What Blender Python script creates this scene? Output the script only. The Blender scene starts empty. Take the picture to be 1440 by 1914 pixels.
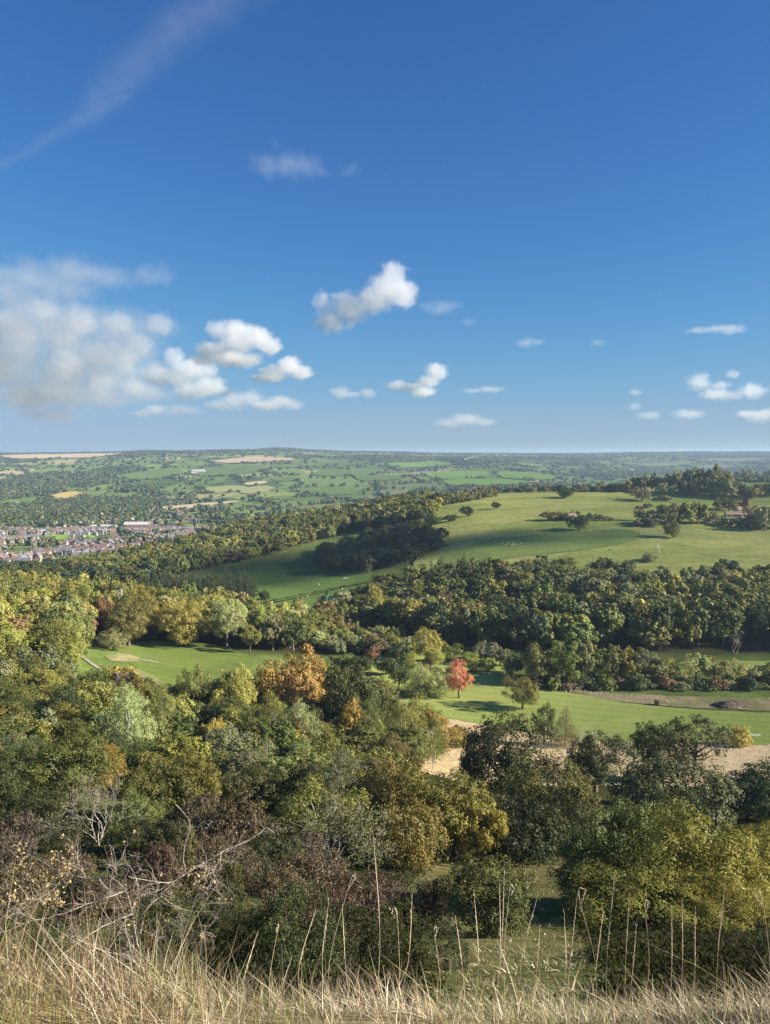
import bpy, bmesh, math, random
import numpy as np
from mathutils import Vector, Matrix, noise as mnoise

S = bpy.context.scene
COL = S.collection
rad = math.radians

# ------------------------------------------------------------------ camera
PITCH = rad(4.45)
FPX = 1440.0                      # focal length in pixels of the 1440 x 1914 photograph
cam_d = bpy.data.cameras.new('camera')
cam = bpy.data.objects.new('camera', cam_d); COL.objects.link(cam)
cam.location = (0, 0, 0)
cam.rotation_euler = (rad(90) - PITCH, 0, 0)
cam_d.sensor_fit = 'VERTICAL'
cam_d.sensor_height = 36.0
cam_d.lens = 36.0 * FPX / 1914.0
cam_d.clip_start = 0.05
cam_d.clip_end = 60000
S.camera = cam

# ------------------------------------------------------------------ light
SUN_EL, SUN_AZ = rad(24.5), rad(101)          # azimuth clockwise from +Y (view direction): the sun stands to the right
world = bpy.data.worlds.new('World'); S.world = world
world.use_nodes = True
wn = world.node_tree; wn.nodes.clear()
w_out = wn.nodes.new('ShaderNodeOutputWorld')
w_bg = wn.nodes.new('ShaderNodeBackground'); w_bg.inputs['Strength'].default_value = 0.05
w_sky = wn.nodes.new('ShaderNodeTexSky'); w_sky.sky_type = 'NISHITA'
w_sky.sun_disc = False; w_sky.sun_elevation = SUN_EL; w_sky.sun_rotation = SUN_AZ
w_sky.altitude = 250; w_sky.air_density = 1.0; w_sky.dust_density = 0.0; w_sky.ozone_density = 3.0
w_hs = wn.nodes.new('ShaderNodeHueSaturation'); w_hs.inputs['Saturation'].default_value = 1.06
w_mul = wn.nodes.new('ShaderNodeMix'); w_mul.data_type = 'RGBA'; w_mul.blend_type = 'MULTIPLY'; w_mul.inputs[0].default_value = 1.0
w_mul.inputs[7].default_value = (.60, .85, 1.20, 1)          # the deep blue of a phone picture's sky
wn.links.new(w_sky.outputs[0], w_mul.inputs[6])
wn.links.new(w_mul.outputs[2], w_hs.inputs['Color'])
# soft shoulder, as in a camera's tone curve: the bright band at the horizon stays blue
w_sep = wn.nodes.new('ShaderNodeSeparateColor'); w_cmb = wn.nodes.new('ShaderNodeCombineColor')
wn.links.new(w_hs.outputs[0], w_sep.inputs[0])
for _i, _lim in enumerate((3.2, 4.3, 6.1)):
    _m = []
    for _op, _b in (('DIVIDE', _lim), ('POWER', 4.0), ('ADD', 1.0), ('POWER', .25)):
        _n = wn.nodes.new('ShaderNodeMath'); _n.operation = _op; _n.inputs[1].default_value = _b
        wn.links.new(_m[-1].outputs[0] if _m else w_sep.outputs[_i], _n.inputs[0]); _m.append(_n)
    _n = wn.nodes.new('ShaderNodeMath'); _n.operation = 'DIVIDE'
    wn.links.new(w_sep.outputs[_i], _n.inputs[0]); wn.links.new(_m[-1].outputs[0], _n.inputs[1]); wn.links.new(_n.outputs[0], w_cmb.inputs[_i])
wn.links.new(w_cmb.outputs[0], w_bg.inputs['Color'])
wn.links.new(w_bg.outputs[0], w_out.inputs['Surface'])
sun_d = bpy.data.lights.new('sun', 'SUN'); sun_d.energy = 5.0; sun_d.angle = rad(0.53)
sun_d.color = (1.0, 0.90, 0.74)
sun = bpy.data.objects.new('sun', sun_d); COL.objects.link(sun)
sdir = Vector((math.sin(SUN_AZ) * math.cos(SUN_EL), math.cos(SUN_AZ) * math.cos(SUN_EL), math.sin(SUN_EL)))
sun.rotation_euler = sdir.to_track_quat('Z', 'Y').to_euler()
sun.location = sdir * 400
vs = S.view_settings
vs.view_transform = 'Standard'; vs.look = 'None'; vs.exposure = 1.3; vs.gamma = 1.0; vs.use_curve_mapping = False
cy = S.cycles
cy.max_bounces = 8; cy.diffuse_bounces = 1; cy.glossy_bounces = 2; cy.transmission_bounces = 3
cy.volume_bounces = 5; cy.transparent_max_bounces = 16
cy.volume_max_steps = 256
cy.use_denoising = True; cy.denoiser = 'OPENIMAGEDENOISE'; cy.denoising_input_passes = 'RGB_ALBEDO_NORMAL'; cy.denoising_prefilter = 'ACCURATE'
cy.sample_clamp_indirect = 1.5; cy.sample_clamp_direct = 8.0
HAZE = 7.5e-5

# ------------------------------------------------------------------ helpers: objects and tags
def tag(o, label=None, cat=None, group=None, kind=None):
    if label: o['label'] = label
    if cat: o['category'] = cat
    if group: o['group'] = group
    if kind: o['kind'] = kind
    return o

def link(name, data, parent=None, loc=None):
    o = bpy.data.objects.new(name, data); COL.objects.link(o)
    if parent is not None: o.parent = parent
    if loc is not None: o.location = loc
    return o

def empty(name, loc, rz=0.0):
    o = bpy.data.objects.new(name, None); COL.objects.link(o)
    o.location = loc; o.rotation_euler = (0, 0, rz); o.empty_display_size = .2
    return o

def np_mesh(name, verts, faces, mats, midx=None, attrs=None, smooth=False):
    """verts (n,3); faces: an (m,k) array or a list of such arrays (tris and quads mixed)"""
    me = bpy.data.meshes.new(name)
    if not isinstance(faces, (list, tuple)): faces = [faces]
    faces = [np.asarray(f, dtype=np.int32) for f in faces if len(f)]
    verts = np.asarray(verts, dtype=np.float32)
    me.vertices.add(len(verts)); me.vertices.foreach_set('co', verts.ravel())
    loops = np.concatenate([f.ravel() for f in faces])
    sizes = np.concatenate([np.full(len(f), f.shape[1], np.int32) for f in faces])
    starts = np.concatenate([[0], np.cumsum(sizes)[:-1]]).astype(np.int32)
    me.loops.add(len(loops)); me.loops.foreach_set('vertex_index', loops)
    me.polygons.add(len(sizes)); me.polygons.foreach_set('loop_start', starts)
    me.polygons.foreach_set('loop_total', sizes)
    if midx is not None: me.polygons.foreach_set('material_index', np.asarray(midx, np.int32))
    me.polygons.foreach_set('use_smooth', np.full(len(sizes), smooth, bool))
    for m in (mats if isinstance(mats, (list, tuple)) else [mats]): me.materials.append(m)
    for k, (dom, a) in (attrs or {}).items():
        a = np.asarray(a, np.float32)
        if a.ndim == 2:
            at = me.attributes.new(k, 'FLOAT_COLOR', dom)
            if a.shape[1] == 3: a = np.concatenate([a, np.ones((len(a), 1), np.float32)], 1)
            at.data.foreach_set('color', a.ravel())
        else:
            at = me.attributes.new(k, 'FLOAT', dom); at.data.foreach_set('value', a)
    me.update(calc_edges=True)
    return me

class Geo:
    """collects tubes, boxes and cards; build() makes one mesh"""
    def __init__(s): s.v, s.f, s.n, s.m, s.r = [], {3: [], 4: []}, 0, {3: [], 4: []}, {3: [], 4: []}
    def add(s, v, f, mi=0, rnd=None):
        f = np.asarray(f, np.int32); k = f.shape[1]
        s.v.append(np.asarray(v, np.float32)); s.f[k].append(f + s.n); s.n += len(v)
        s.m[k].append(np.full(len(f), mi, np.int32))
        s.r[k].append(np.full(len(f), .5, np.float32) if rnd is None else np.asarray(rnd, np.float32))
    def tube(s, pts, radii, k=6, mi=0):
        pts = np.asarray(pts, float); n = len(pts)
        t = np.gradient(pts, axis=0); t /= np.linalg.norm(t, axis=1)[:, None] + 1e-9
        ref = np.where(np.abs(t[:, 2:3]) > .9, np.array([[1., 0, 0]]), np.array([[0, 0, 1.]]))
        a = np.cross(t, ref); a /= np.linalg.norm(a, axis=1)[:, None] + 1e-9
        b = np.cross(t, a)
        th = np.linspace(0, 2 * np.pi, k, endpoint=False)
        ring = (np.cos(th)[None, :, None] * a[:, None] + np.sin(th)[None, :, None] * b[:, None]) * np.asarray(radii)[:, None, None] + pts[:, None]
        i = np.arange(n - 1)[:, None] * k; j = np.arange(k)[None]; j2 = (j + 1) % k
        q = np.stack([i + j, i + j2, i + k + j2, i + k + j], -1).reshape(-1, 4)
        s.add(ring.reshape(-1, 3), q, mi)
    def box(s, lo, hi, mi=0):
        x0, y0, z0 = lo; x1, y1, z1 = hi
        v = [(x0, y0, z0), (x1, y0, z0), (x1, y1, z0), (x0, y1, z0), (x0, y0, z1), (x1, y0, z1), (x1, y1, z1), (x0, y1, z1)]
        s.add(v, [(0, 3, 2, 1), (4, 5, 6, 7), (0, 1, 5, 4), (1, 2, 6, 5), (2, 3, 7, 6), (3, 0, 4, 7)], mi)
    def mesh(s, name, mats, smooth=False):
        F, M, R = [], [], []
        for k in (3, 4):
            if s.f[k]:
                F.append(np.concatenate(s.f[k])); M.append(np.concatenate(s.m[k])); R.append(np.concatenate(s.r[k]))
        return np_mesh(name, np.concatenate(s.v), F, mats, np.concatenate(M), {'rnd': ('FACE', np.concatenate(R))}, smooth)

# ------------------------------------------------------------------ the lie of the land
# depth below the eye of the ground, by distance (rows) and bearing (columns, as photo pixels)
BEAR = np.array([-700, 0, 150, 330, 480, 640, 800, 900, 1050, 1250, 1440, 2100], float)
LAND = [
 (-5,   1.55), (0, 1.60), (1.0, 1.60), (2.0, 1.63), (2.6, 2.0), (3.2, 2.56), (4, 3.38), (6, 5.2), (10, 8.25), (15, 11.5), (22, 15.9), (30, 20.9),
 (40,  26.9), (60, 37.2), (90, 50.0),
 (130, 50, 58, 60, 62, 63, 64, 64, 64, 64, 64, 63, 60),
 (180, 58, 68, 71, 75, 77, 78, 79, 79, 79, 79, 79, 76),
 (230, 62, 74, 79, 85, 87, 89, 90, 90, 90, 89.5, 89, 86),
 (265, 64, 77, 82, 89, 91, 93, 94, 94, 94, 93.5, 93, 91),
 (300, 66, 79, 84, 90.5, 92, 94, 95, 95, 95, 95, 95, 94),
 (340, 69, 81, 86, 91.5, 93, 95, 95.5, 95.5, 95.5, 95.5, 95.5, 95),
 (400, 74, 85, 90, 95, 97, 98, 97, 95, 93, 92.5, 92.5, 92),
 (470, 82, 92, 96, 100, 101, 100, 95, 90, 85.5, 84.5, 84, 84),
 (540, 92, 100, 103, 104, 104, 101, 89, 83, 78.5, 77.5, 78, 80),
 (620, 102, 108, 109, 106, 104, 99, 84, 77, 72.5, 72, 73, 76),
 (700, 112, 117, 116, 108, 103, 95, 78, 71, 67.5, 67, 68, 72),
 (800, 126, 130, 126, 111, 100, 90, 71, 64, 62, 62, 63, 66),
 (950, 142, 143, 138, 117, 99, 84, 63, 56, 55, 56, 57, 58),
 (1150, 152, 151, 147, 130, 112, 95, 73, 63, 56, 51, 50, 50),
 (1400, 158, 158, 156, 150, 142, 130, 115, 95, 77, 60, 55, 54),
 (1800, 162, 162, 161, 160, 158, 152, 145, 130, 110, 95, 85, 80),
 (2300, 162, 161, 160, 158, 152, 145, 138, 132, 130, 125, 118, 110),
 (3000, 155, 150, 145, 128, 118, 110, 105, 102, 115, 125, 120, 115),
 (3800, 125, 120, 110, 85, 78, 78, 85, 90, 104, 112, 105, 100),
 (4700, 80, 75, 65, 42, 35, 45, 55, 60, 75, 75, 70, 60),
 (5600, 44, 40, 30, 14, -2, 12, 32, 42, 48, 44, 40, 33),
 (6500, 28, 26, 16, 2, -14, 0, 22, 32, 36, 30, 24, 18),
 (8000, 25, 24, 20, 14, 8, 8, 18, 22, 22, 10, 4, 4),
 (10500, 20, 18, 16, 14, 10, 12, 22, 26, 22, 6, 2, 6),
 (15000, 60, 60, 60, 60, 60, 60, 60, 60, 60, 60, 60, 60)]
_rd = np.array([r[0] for r in LAND], float)
_rv = np.array([list(r[1:]) * (12 if len(r) == 2 else 1) for r in LAND], float)
for _i, _r in enumerate(_rd):                       # the near slope tips a little to the left
    if 6 <= _r <= 90: _rv[_i] -= np.interp(BEAR, [-700, 0, 720, 1440, 2100], [5, 2, 0, 0, 1.5]) * (_r / 90.0)
OFF = 6.0                                           # the grid's fan starts behind the camera
def hermite(xk, yk, x):
    """cubic Hermite with limited slopes along axis 0"""
    h = np.diff(xk)[:, None]; dl = np.diff(yk, axis=0) / h
    m = np.zeros_like(yk)
    m[1:-1] = np.where(dl[:-1] * dl[1:] > 0, 2 * dl[:-1] * dl[1:] / (dl[:-1] + dl[1:] + 1e-12), 0)
    m[0], m[-1] = dl[0], dl[-1]
    i = np.clip(np.searchsorted(xk, x) - 1, 0, len(xk) - 2)
    t = ((x - xk[i]) / (xk[i + 1] - xk[i]))[:, None]; hh = (xk[i + 1] - xk[i])[:, None]
    return (2*t**3 - 3*t**2 + 1) * yk[i] + (t**3 - 2*t**2 + t) * hh * m[i] + (-2*t**3 + 3*t**2) * yk[i+1] + (t**3 - t**2) * hh * m[i+1]
NW, NS = 600, 261
WG = np.linspace(math.log(OFF - 4.0), math.log(OFF + 14500), NW)
SG = np.linspace(-1.0, 1.0, NS)
DG = np.exp(WG) - OFF
_a = hermite(np.log(_rd + OFF), _rv, WG)                                   # rows first
_b = hermite((BEAR - 720) / 1440 * 1.012, _a.T.copy(), SG).T.copy()        # then bearings
def vnoise(x, y, seed):
    """cheap smooth value noise, vectorised"""
    xi, yi = np.floor(x).astype(np.int64), np.floor(y).astype(np.int64); fx, fy = x - xi, y - yi
    fx, fy = fx*fx*(3-2*fx), fy*fy*(3-2*fy)
    def h(i, j):
        n = (i * 374761393 + j * 668265263 + seed * 974634777) & 0x7fffffff
        n = ((n ^ (n >> 13)) * 1274126177) & 0x7fffffff
        return ((n ^ (n >> 16)) & 0xffff) / 65535.0
    return (h(xi, yi)*(1-fx) + h(xi+1, yi)*fx)*(1-fy) + (h(xi, yi+1)*(1-fx) + h(xi+1, yi+1)*fx)*fy
def fbm(x, y, seed, oct=4):
    s, a, t = 0, 1.0, 0
    for o in range(oct):
        s = s + a * vnoise(x * 2**o, y * 2**o, seed + o); t += a; a *= .5
    return s / t
_X = SG[None] * (DG[:, None] + OFF); _Y = np.broadcast_to(DG[:, None], _X.shape)
def smooth(t): t = np.clip(t, 0, 1); return t*t*(3-2*t)
_b -= (fbm(_X/300, _Y/300, 3) - .5) * 26 * smooth((_Y - 1700) / 1500) * smooth((6400 - _Y)/1500 + .55)   # rolling far country
_b -= (fbm(_X/900 + 5, _Y/900, 31, 3) - .5) * 62 * smooth((_Y - 2300) / 1400) * (.45 + .55 * smooth((6000 - _Y) / 1500))
_b -= (fbm(_X/150 + 3, _Y/115, 15, 2) - .5) * 13 * smooth((_Y - 520) / 150) * smooth((1350 - _Y) / 250) * smooth((_X - 20) / 80)
_b -= (fbm(_X/60, _Y/60, 5) - .5) * 2.2 * smooth((_Y - 430) / 200)
_b -= (fbm(_X/14, _Y/14, 9) - .5) * 1.0 * smooth((_Y - 6) / 20) * (1 - smooth((_Y - 190)/60) * .75)
_b -= (fbm(_X/1.3, _Y/1.3, 12) - .5) * .22 * (1 - smooth((_Y - 20) / 30))
DROP = _b
def ground(x, d):
    """z of the ground, the same bilinear surface as the mesh"""
    x, d = np.asarray(x, float), np.asarray(d, float)
    fw = (np.log(np.maximum(d + OFF, 2.001)) - WG[0]) / (WG[1] - WG[0]); fs = (x / (d + OFF) - SG[0]) / (SG[1] - SG[0])
    fw = np.clip(fw, 0, NW - 1.001); fs = np.clip(fs, 0, NS - 1.001)
    i, j = fw.astype(int), fs.astype(int); u, v = fw - i, fs - j
    return -((DROP[i, j]*(1-v) + DROP[i, j+1]*v)*(1-u) + (DROP[i+1, j]*(1-v) + DROP[i+1, j+1]*v)*u)
def gz(x, d): return float(ground(x, d))
_c, _s = math.cos(PITCH), math.sin(PITCH)
def tpy(py):
    """fall per metre of distance of the sight line through photo row py"""
    v = (py - 957) / FPX
    return (_s + v * _c) / (_c - v * _s)
def bearing(px, py):
    v = (py - 957) / FPX
    return (px - 720) / FPX / (_c - v * _s)
_march = np.exp(np.linspace(math.log(8), math.log(14000), 5000))
def at(px, py, dmin=8.0, dmax=14000):
    """the point of the ground seen at a photo pixel (x, d, z)"""
    k, t = bearing(px, py), tpy(py)
    m = _march[(_march >= dmin) & (_march <= dmax)]
    g = ground(k * m, m) + t * m
    hit = np.nonzero(g >= 0)[0]
    d = m[hit[0]] if len(hit) else m[-1]
    return k * d, d, gz(k * d, d)
def py_of(x, d, z):
    """photo pixel of a point"""
    cz = d * _c - z * _s; up = d * _s + z * _c
    return 720 + FPX * x / cz, 957 - FPX * up / cz
# ------------------------------------------------------------------ materials
def new_mat(name):
    m = bpy.data.materials.new(name); m.use_nodes = True
    nt = m.node_tree; nt.nodes.clear()
    return m, nt
class NT:
    def __init__(s, nt): s.nt = nt
    def n(s, t, **kw):
        x = s.nt.nodes.new(t)
        for k, v in kw.items(): setattr(x, k, v)
        return x
    def l(s, a, b): s.nt.links.new(a, b)
    def val(s, sock, v):
        if hasattr(v, 'is_output'): s.l(v, sock)
        else: sock.default_value = v
    def math(s, op, a, b=0.0, clamp=False):
        x = s.n('ShaderNodeMath', operation=op, use_clamp=clamp); s.val(x.inputs[0], a); s.val(x.inputs[1], b); return x.outputs[0]
    def mix(s, f, a, b, blend='MIX'):
        x = s.n('ShaderNodeMix', data_type='RGBA', blend_type=blend)
        s.val(x.inputs[0], f); s.val(x.inputs[6], a if hasattr(a, 'is_output') else (*a, 1)); s.val(x.inputs[7], b if hasattr(b, 'is_output') else (*b, 1)); return x.outputs[2]
    def noise(s, vec, scale, detail=4, rough=.55, dist=0):
        x = s.n('ShaderNodeTexNoise'); x.inputs['Scale'].default_value = scale; x.inputs['Detail'].default_value = detail
        x.inputs['Roughness'].default_value = rough; x.inputs['Distortion'].default_value = dist
        if vec is not None: s.l(vec, x.inputs['Vector'])
        return x.outputs['Fac']
    def ramp(s, f, stops):
        x = s.n('ShaderNodeValToRGB'); e = x.color_ramp.elements
        while len(e) < len(stops): e.new(.5)
        for q, (p, c) in zip(e, stops):
            q.position = p; q.color = (*c, 1) if len(c) == 3 else c
        s.l(f, x.inputs[0]); return x.outputs[0]
    def rng(s, f, a, b, c=0., d=1.):
        x = s.n('ShaderNodeMapRange'); x.clamp = True
        s.l(f, x.inputs[0])
        for i, q in enumerate((a, b, c, d)): x.inputs[i+1].default_value = q
        return x.outputs[0]
    def scale_vec(s, vec, sc):
        x = s.n('ShaderNodeMapping'); x.inputs['Scale'].default_value = sc; s.l(vec, x.inputs['Vector']); return x.outputs[0]

def leaf_mat(name, autumn=(.38, .24, .04), autumn2=(.44, .37, .06), trans=.15, patch=.35, use_tint=False, gloss=.02):
    """foliage: the thing's own colour (object colour, or the tint attribute of a stuff copy), leaf by leaf variation, and autumn patches (object colour's alpha)"""
    m, nt = new_mat(name); q = NT(nt)
    if use_tint:
        t = q.n('ShaderNodeAttribute', attribute_type='INSTANCER', attribute_name='tint'); col = t.outputs['Color']; amt = t.outputs['Alpha']
        amt = q.math('MULTIPLY', amt, 0.0)
    else:
        oi = q.n('ShaderNodeObjectInfo'); col = oi.outputs['Color']; amt = oi.outputs['Alpha']
    r = q.n('ShaderNodeAttribute', attribute_type='GEOMETRY', attribute_name='rnd').outputs['Fac']
    tc = q.n('ShaderNodeTexCoord')
    if use_tint: pos = q.n('ShaderNodeNewGeometry').outputs['Position']
    else:
        oi2 = q.n('ShaderNodeObjectInfo')
        ad = q.n('ShaderNodeVectorMath', operation='ADD'); q.l(tc.outputs['Object'], ad.inputs[0]); q.l(oi2.outputs['Location'], ad.inputs[1]); pos = ad.outputs[0]
    big = q.noise(pos, patch, 3, .6)
    bright = q.math('MULTIPLY_ADD', r, .75)
    nt.nodes[-1].inputs[2].default_value = .62
    c1 = q.n('ShaderNodeVectorMath', operation='SCALE'); q.l(col, c1.inputs[0]); q.l(bright, c1.inputs['Scale'])
    # leaf by leaf: some yellower, some bluer
    hs = q.n('ShaderNodeHueSaturation'); q.l(c1.outputs[0], hs.inputs['Color'])
    q.l(q.math('MULTIPLY_ADD', big, .036), hs.inputs['Hue']); nt.nodes[-1].inputs[2].default_value = .483
    hs.inputs['Saturation'].default_value = 1.0
    au = q.mix(q.noise(pos, patch * 2.3, 2), autumn, autumn2)
    fac = q.math('MULTIPLY', amt, q.rng(q.math('ADD', big, q.math('MULTIPLY', q.math('SUBTRACT', r, .5), .35)), .40, .62), True)
    c = q.mix(fac, hs.outputs['Color'], au)
    di = q.n('ShaderNodeBsdfDiffuse'); tr = q.n('ShaderNodeBsdfTranslucent'); mx = q.n('ShaderNodeMixShader'); mx.inputs[0].default_value = trans
    tcol = q.n('ShaderNodeVectorMath', operation='MULTIPLY'); q.l(c, tcol.inputs[0]); tcol.inputs[1].default_value = (1.15, 1.15, .5)
    q.l(c, di.inputs['Color']); q.l(tcol.outputs[0], tr.inputs['Color'])
    q.l(di.outputs[0], mx.inputs[1]); q.l(tr.outputs[0], mx.inputs[2])
    gl = q.n('ShaderNodeBsdfGlossy'); gl.inputs['Roughness'].default_value = .45; gl.inputs['Color'].default_value = (.8, .85, .8, 1)
    m2 = q.n('ShaderNodeMixShader'); m2.inputs[0].default_value = gloss
    q.l(mx.outputs[0], m2.inputs[1]); q.l(gl.outputs[0], m2.inputs[2])
    o = q.n('ShaderNodeOutputMaterial'); q.l(m2.outputs[0], o.inputs['Surface'])
    return m

def plain_mat(name, c1, c2, scale=3.0, rough=.8, bump=0.0, stretch=(1, 1, 1), coord='Object', detail=5, lo=.35, hi=.65, spec=.3):
    m, nt = new_mat(name); q = NT(nt)
    vec = q.scale_vec(q.n('ShaderNodeTexCoord').outputs[coord], stretch)
    f = q.noise(vec, scale, detail, .6)
    b = q.n('ShaderNodeBsdfPrincipled'); b.inputs['Roughness'].default_value = rough; b.inputs['Specular IOR Level'].default_value = spec
    q.l(q.mix(q.rng(f, lo, hi), c1, c2), b.inputs['Base Color'])
    if bump:
        bp = q.n('ShaderNodeBump'); bp.inputs['Strength'].default_value = bump; bp.inputs['Distance'].default_value = .05
        q.l(f, bp.inputs['Height']); q.l(bp.outputs[0], b.inputs['Normal'])
    o = q.n('ShaderNodeOutputMaterial'); q.l(b.outputs[0], o.inputs['Surface'])
    return m

def turf_mat(name, c1, c2, c3, big=.02, small=.4, fine=3.0, stretch=(1, 1, 1), bump=.5, bdist=.3, bands=0):
    """grassland: three tones in large and small patches"""
    m, nt = new_mat(name); q = NT(nt)
    vec = q.scale_vec(q.n('ShaderNodeTexCoord').outputs['Object'], stretch)
    a = q.noise(vec, big, 4, .6, .6); b = q.noise(vec, small, 5, .65); c = q.noise(vec, fine, 3, .6)
    col = q.mix(q.rng(a, .42, .58), c1, c2)
    col = q.mix(q.rng(b, .45, .75, 0, .8), col, c3)
    k = q.n('ShaderNodeVectorMath', operation='SCALE'); q.l(col, k.inputs[0]); q.l(q.rng(c, .25, .75, .72, 1.25), k.inputs['Scale'])
    d = q.n('ShaderNodeBsdfDiffuse'); q.l(k.outputs[0], d.inputs['Color']); d.inputs['Roughness'].default_value = .9
    if bands:                                            # mown up and down
        rot = q.n('ShaderNodeMapping'); rot.inputs['Rotation'].default_value = (0, 0, .35); q.l(q.n('ShaderNodeTexCoord').outputs['Object'], rot.inputs['Vector'])
        wv = q.n('ShaderNodeTexWave'); wv.bands_direction = 'Y'; wv.inputs['Scale'].default_value = bands; wv.inputs['Distortion'].default_value = 1.5; wv.inputs['Detail Scale'].default_value = .3; q.l(rot.outputs[0], wv.inputs['Vector'])
        k2 = q.n('ShaderNodeVectorMath', operation='SCALE'); q.l(k.outputs[0], k2.inputs[0]); q.l(q.rng(wv.outputs['Fac'], .3, .7, .96, 1.04), k2.inputs['Scale']); q.l(k2.outputs[0], d.inputs['Color'])
    bp = q.n('ShaderNodeBump'); bp.inputs['Strength'].default_value = bump; bp.inputs['Distance'].default_value = bdist
    q.l(q.math('ADD', b, q.math('MULTIPLY', c, .5)), bp.inputs['Height']); q.l(bp.outputs[0], d.inputs['Normal'])
    o = q.n('ShaderNodeOutputMaterial'); q.l(d.outputs[0], o.inputs['Surface'])
    return m

def land_mat():
    m, nt = new_mat('land'); q = NT(nt)
    at_ = q.n('ShaderNodeAttribute', attribute_type='GEOMETRY', attribute_name='col')
    P = q.n('ShaderNodeTexCoord').outputs['Object']
    far = q.n('ShaderNodeAttribute', attribute_type='GEOMETRY', attribute_name='far').outputs['Fac']
    # patchwork of pastures on the far hills
    vo = q.n('ShaderNodeTexVoronoi'); vo.inputs['Scale'].default_value = 1 / 230.
    dist = q.n('ShaderNodeTexNoise'); dist.inputs['Scale'].default_value = .004
    q.l(P, dist.inputs['Vector'])
    mv = q.n('ShaderNodeVectorMath', operation='MULTIPLY_ADD'); q.l(dist.outputs['Color'], mv.inputs[0]); mv.inputs[1].default_value = (160, 160, 0); q.l(P, mv.inputs[2])
    fl = q.n('ShaderNodeVectorMath', operation='MULTIPLY'); q.l(mv.outputs[0], fl.inputs[0]); fl.inputs[1].default_value = (1, 1, 0)
    q.l(fl.outputs[0], vo.inputs['Vector'])
    sep = q.n('ShaderNodeSeparateColor'); q.l(vo.outputs['Color'], sep.inputs[0])
    patch = q.ramp(sep.outputs[0], [(0., (.05, .085, .03)), (.3, (.11, .17, .045)), (.55, (.13, .16, .06)), (.75, (.15, .21, .05)), (.92, (.30, .25, .15)), (1., (.12, .14, .06))])
    base = q.mix(far, at_.outputs['Color'], patch)
    a = q.noise(P, .05, 4, .6); b = q.noise(P, .7, 4, .6); c = q.noise(P, 9.0, 3, .6)
    k = q.math('MULTIPLY', q.rng(a, .3, .7, .75, 1.2), q.math('MULTIPLY', q.rng(b, .3, .7, .75, 1.25), q.rng(c, .3, .7, .75, 1.25)))
    s = q.n('ShaderNodeVectorMath', operation='SCALE'); q.l(base, s.inputs[0]); q.l(k, s.inputs['Scale'])
    d = q.n('ShaderNodeBsdfDiffuse'); d.inputs['Roughness'].default_value = .9; q.l(s.outputs[0], d.inputs['Color'])
    bp = q.n('ShaderNodeBump'); bp.inputs['Strength'].default_value = .5; bp.inputs['Distance'].default_value = .25
    q.l(b, bp.inputs['Height']); q.l(bp.outputs[0], d.inputs['Normal'])
    o = q.n('ShaderNodeOutputMaterial'); q.l(d.outputs[0], o.inputs['Surface'])
    return m

M = {}
M['land'] = land_mat()
M['leaf'] = leaf_mat('foliage')
M['leaf_near'] = leaf_mat('near_foliage', patch=.55, trans=.16)
M['leaf_stuff'] = leaf_mat('far_foliage', use_tint=True, patch=.05)
M['bark'] = plain_mat('bark', (.10, .08, .06), (.19, .16, .13), 6, .9, .6, (1, 1, .25))
M['pale_bark'] = plain_mat('pale_bark', (.30, .28, .25), (.52, .49, .44), 7, .85, .5, (1, 1, .3))
M['dead_wood'] = plain_mat('dead_wood', (.42, .38, .33), (.62, .57, .5), 9, .85, .4, (1, 1, .3))
M['fairway'] = turf_mat('fairway_turf', (.215, .275, .07), (.30, .345, .10), (.25, .29, .09), .012, .06, 1.5, (.55, 1, 1), .15, .1, .045)
M['fairway_light'] = turf_mat('green_turf', (.215, .285, .075), (.27, .33, .095), (.24, .28, .09), .02, .08, 1.5, (.6, 1, 1), .15, .1, .05)
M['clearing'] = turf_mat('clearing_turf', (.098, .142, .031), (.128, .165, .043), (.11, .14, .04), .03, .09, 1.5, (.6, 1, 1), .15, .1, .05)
M['rough'] = turf_mat('dry_rough_grass', (.64, .50, .30), (.54, .42, .245), (.42, .34, .18), .03, .35, 2.5, (1, .7, 1), .8, .4)
M['pasture'] = turf_mat('pasture_grass', (.145, .205, .047), (.305, .315, .10), (.19, .20, .06), .0085, .055, .35, (.5, 1.2, 1), 1.0, 1.5)
M['scrub_grass'] = turf_mat('scrub_grass', (.30, .25, .15), (.17, .18, .07), (.20, .16, .09), .06, .3, 2, (1, .6, 1), .9, .4)
M['field'] = turf_mat('field_grass', (.078, .128, .034), (.115, .158, .045), (.10, .135, .045), .012, .06, .8, (1, 1, 1), .3, .4)
M['scarp'] = turf_mat('slope_grass', (.105, .115, .038), (.175, .158, .065), (.21, .17, .085), .07, .45, 2.2, (.35, 1, 1), 1.0, .6)
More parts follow.
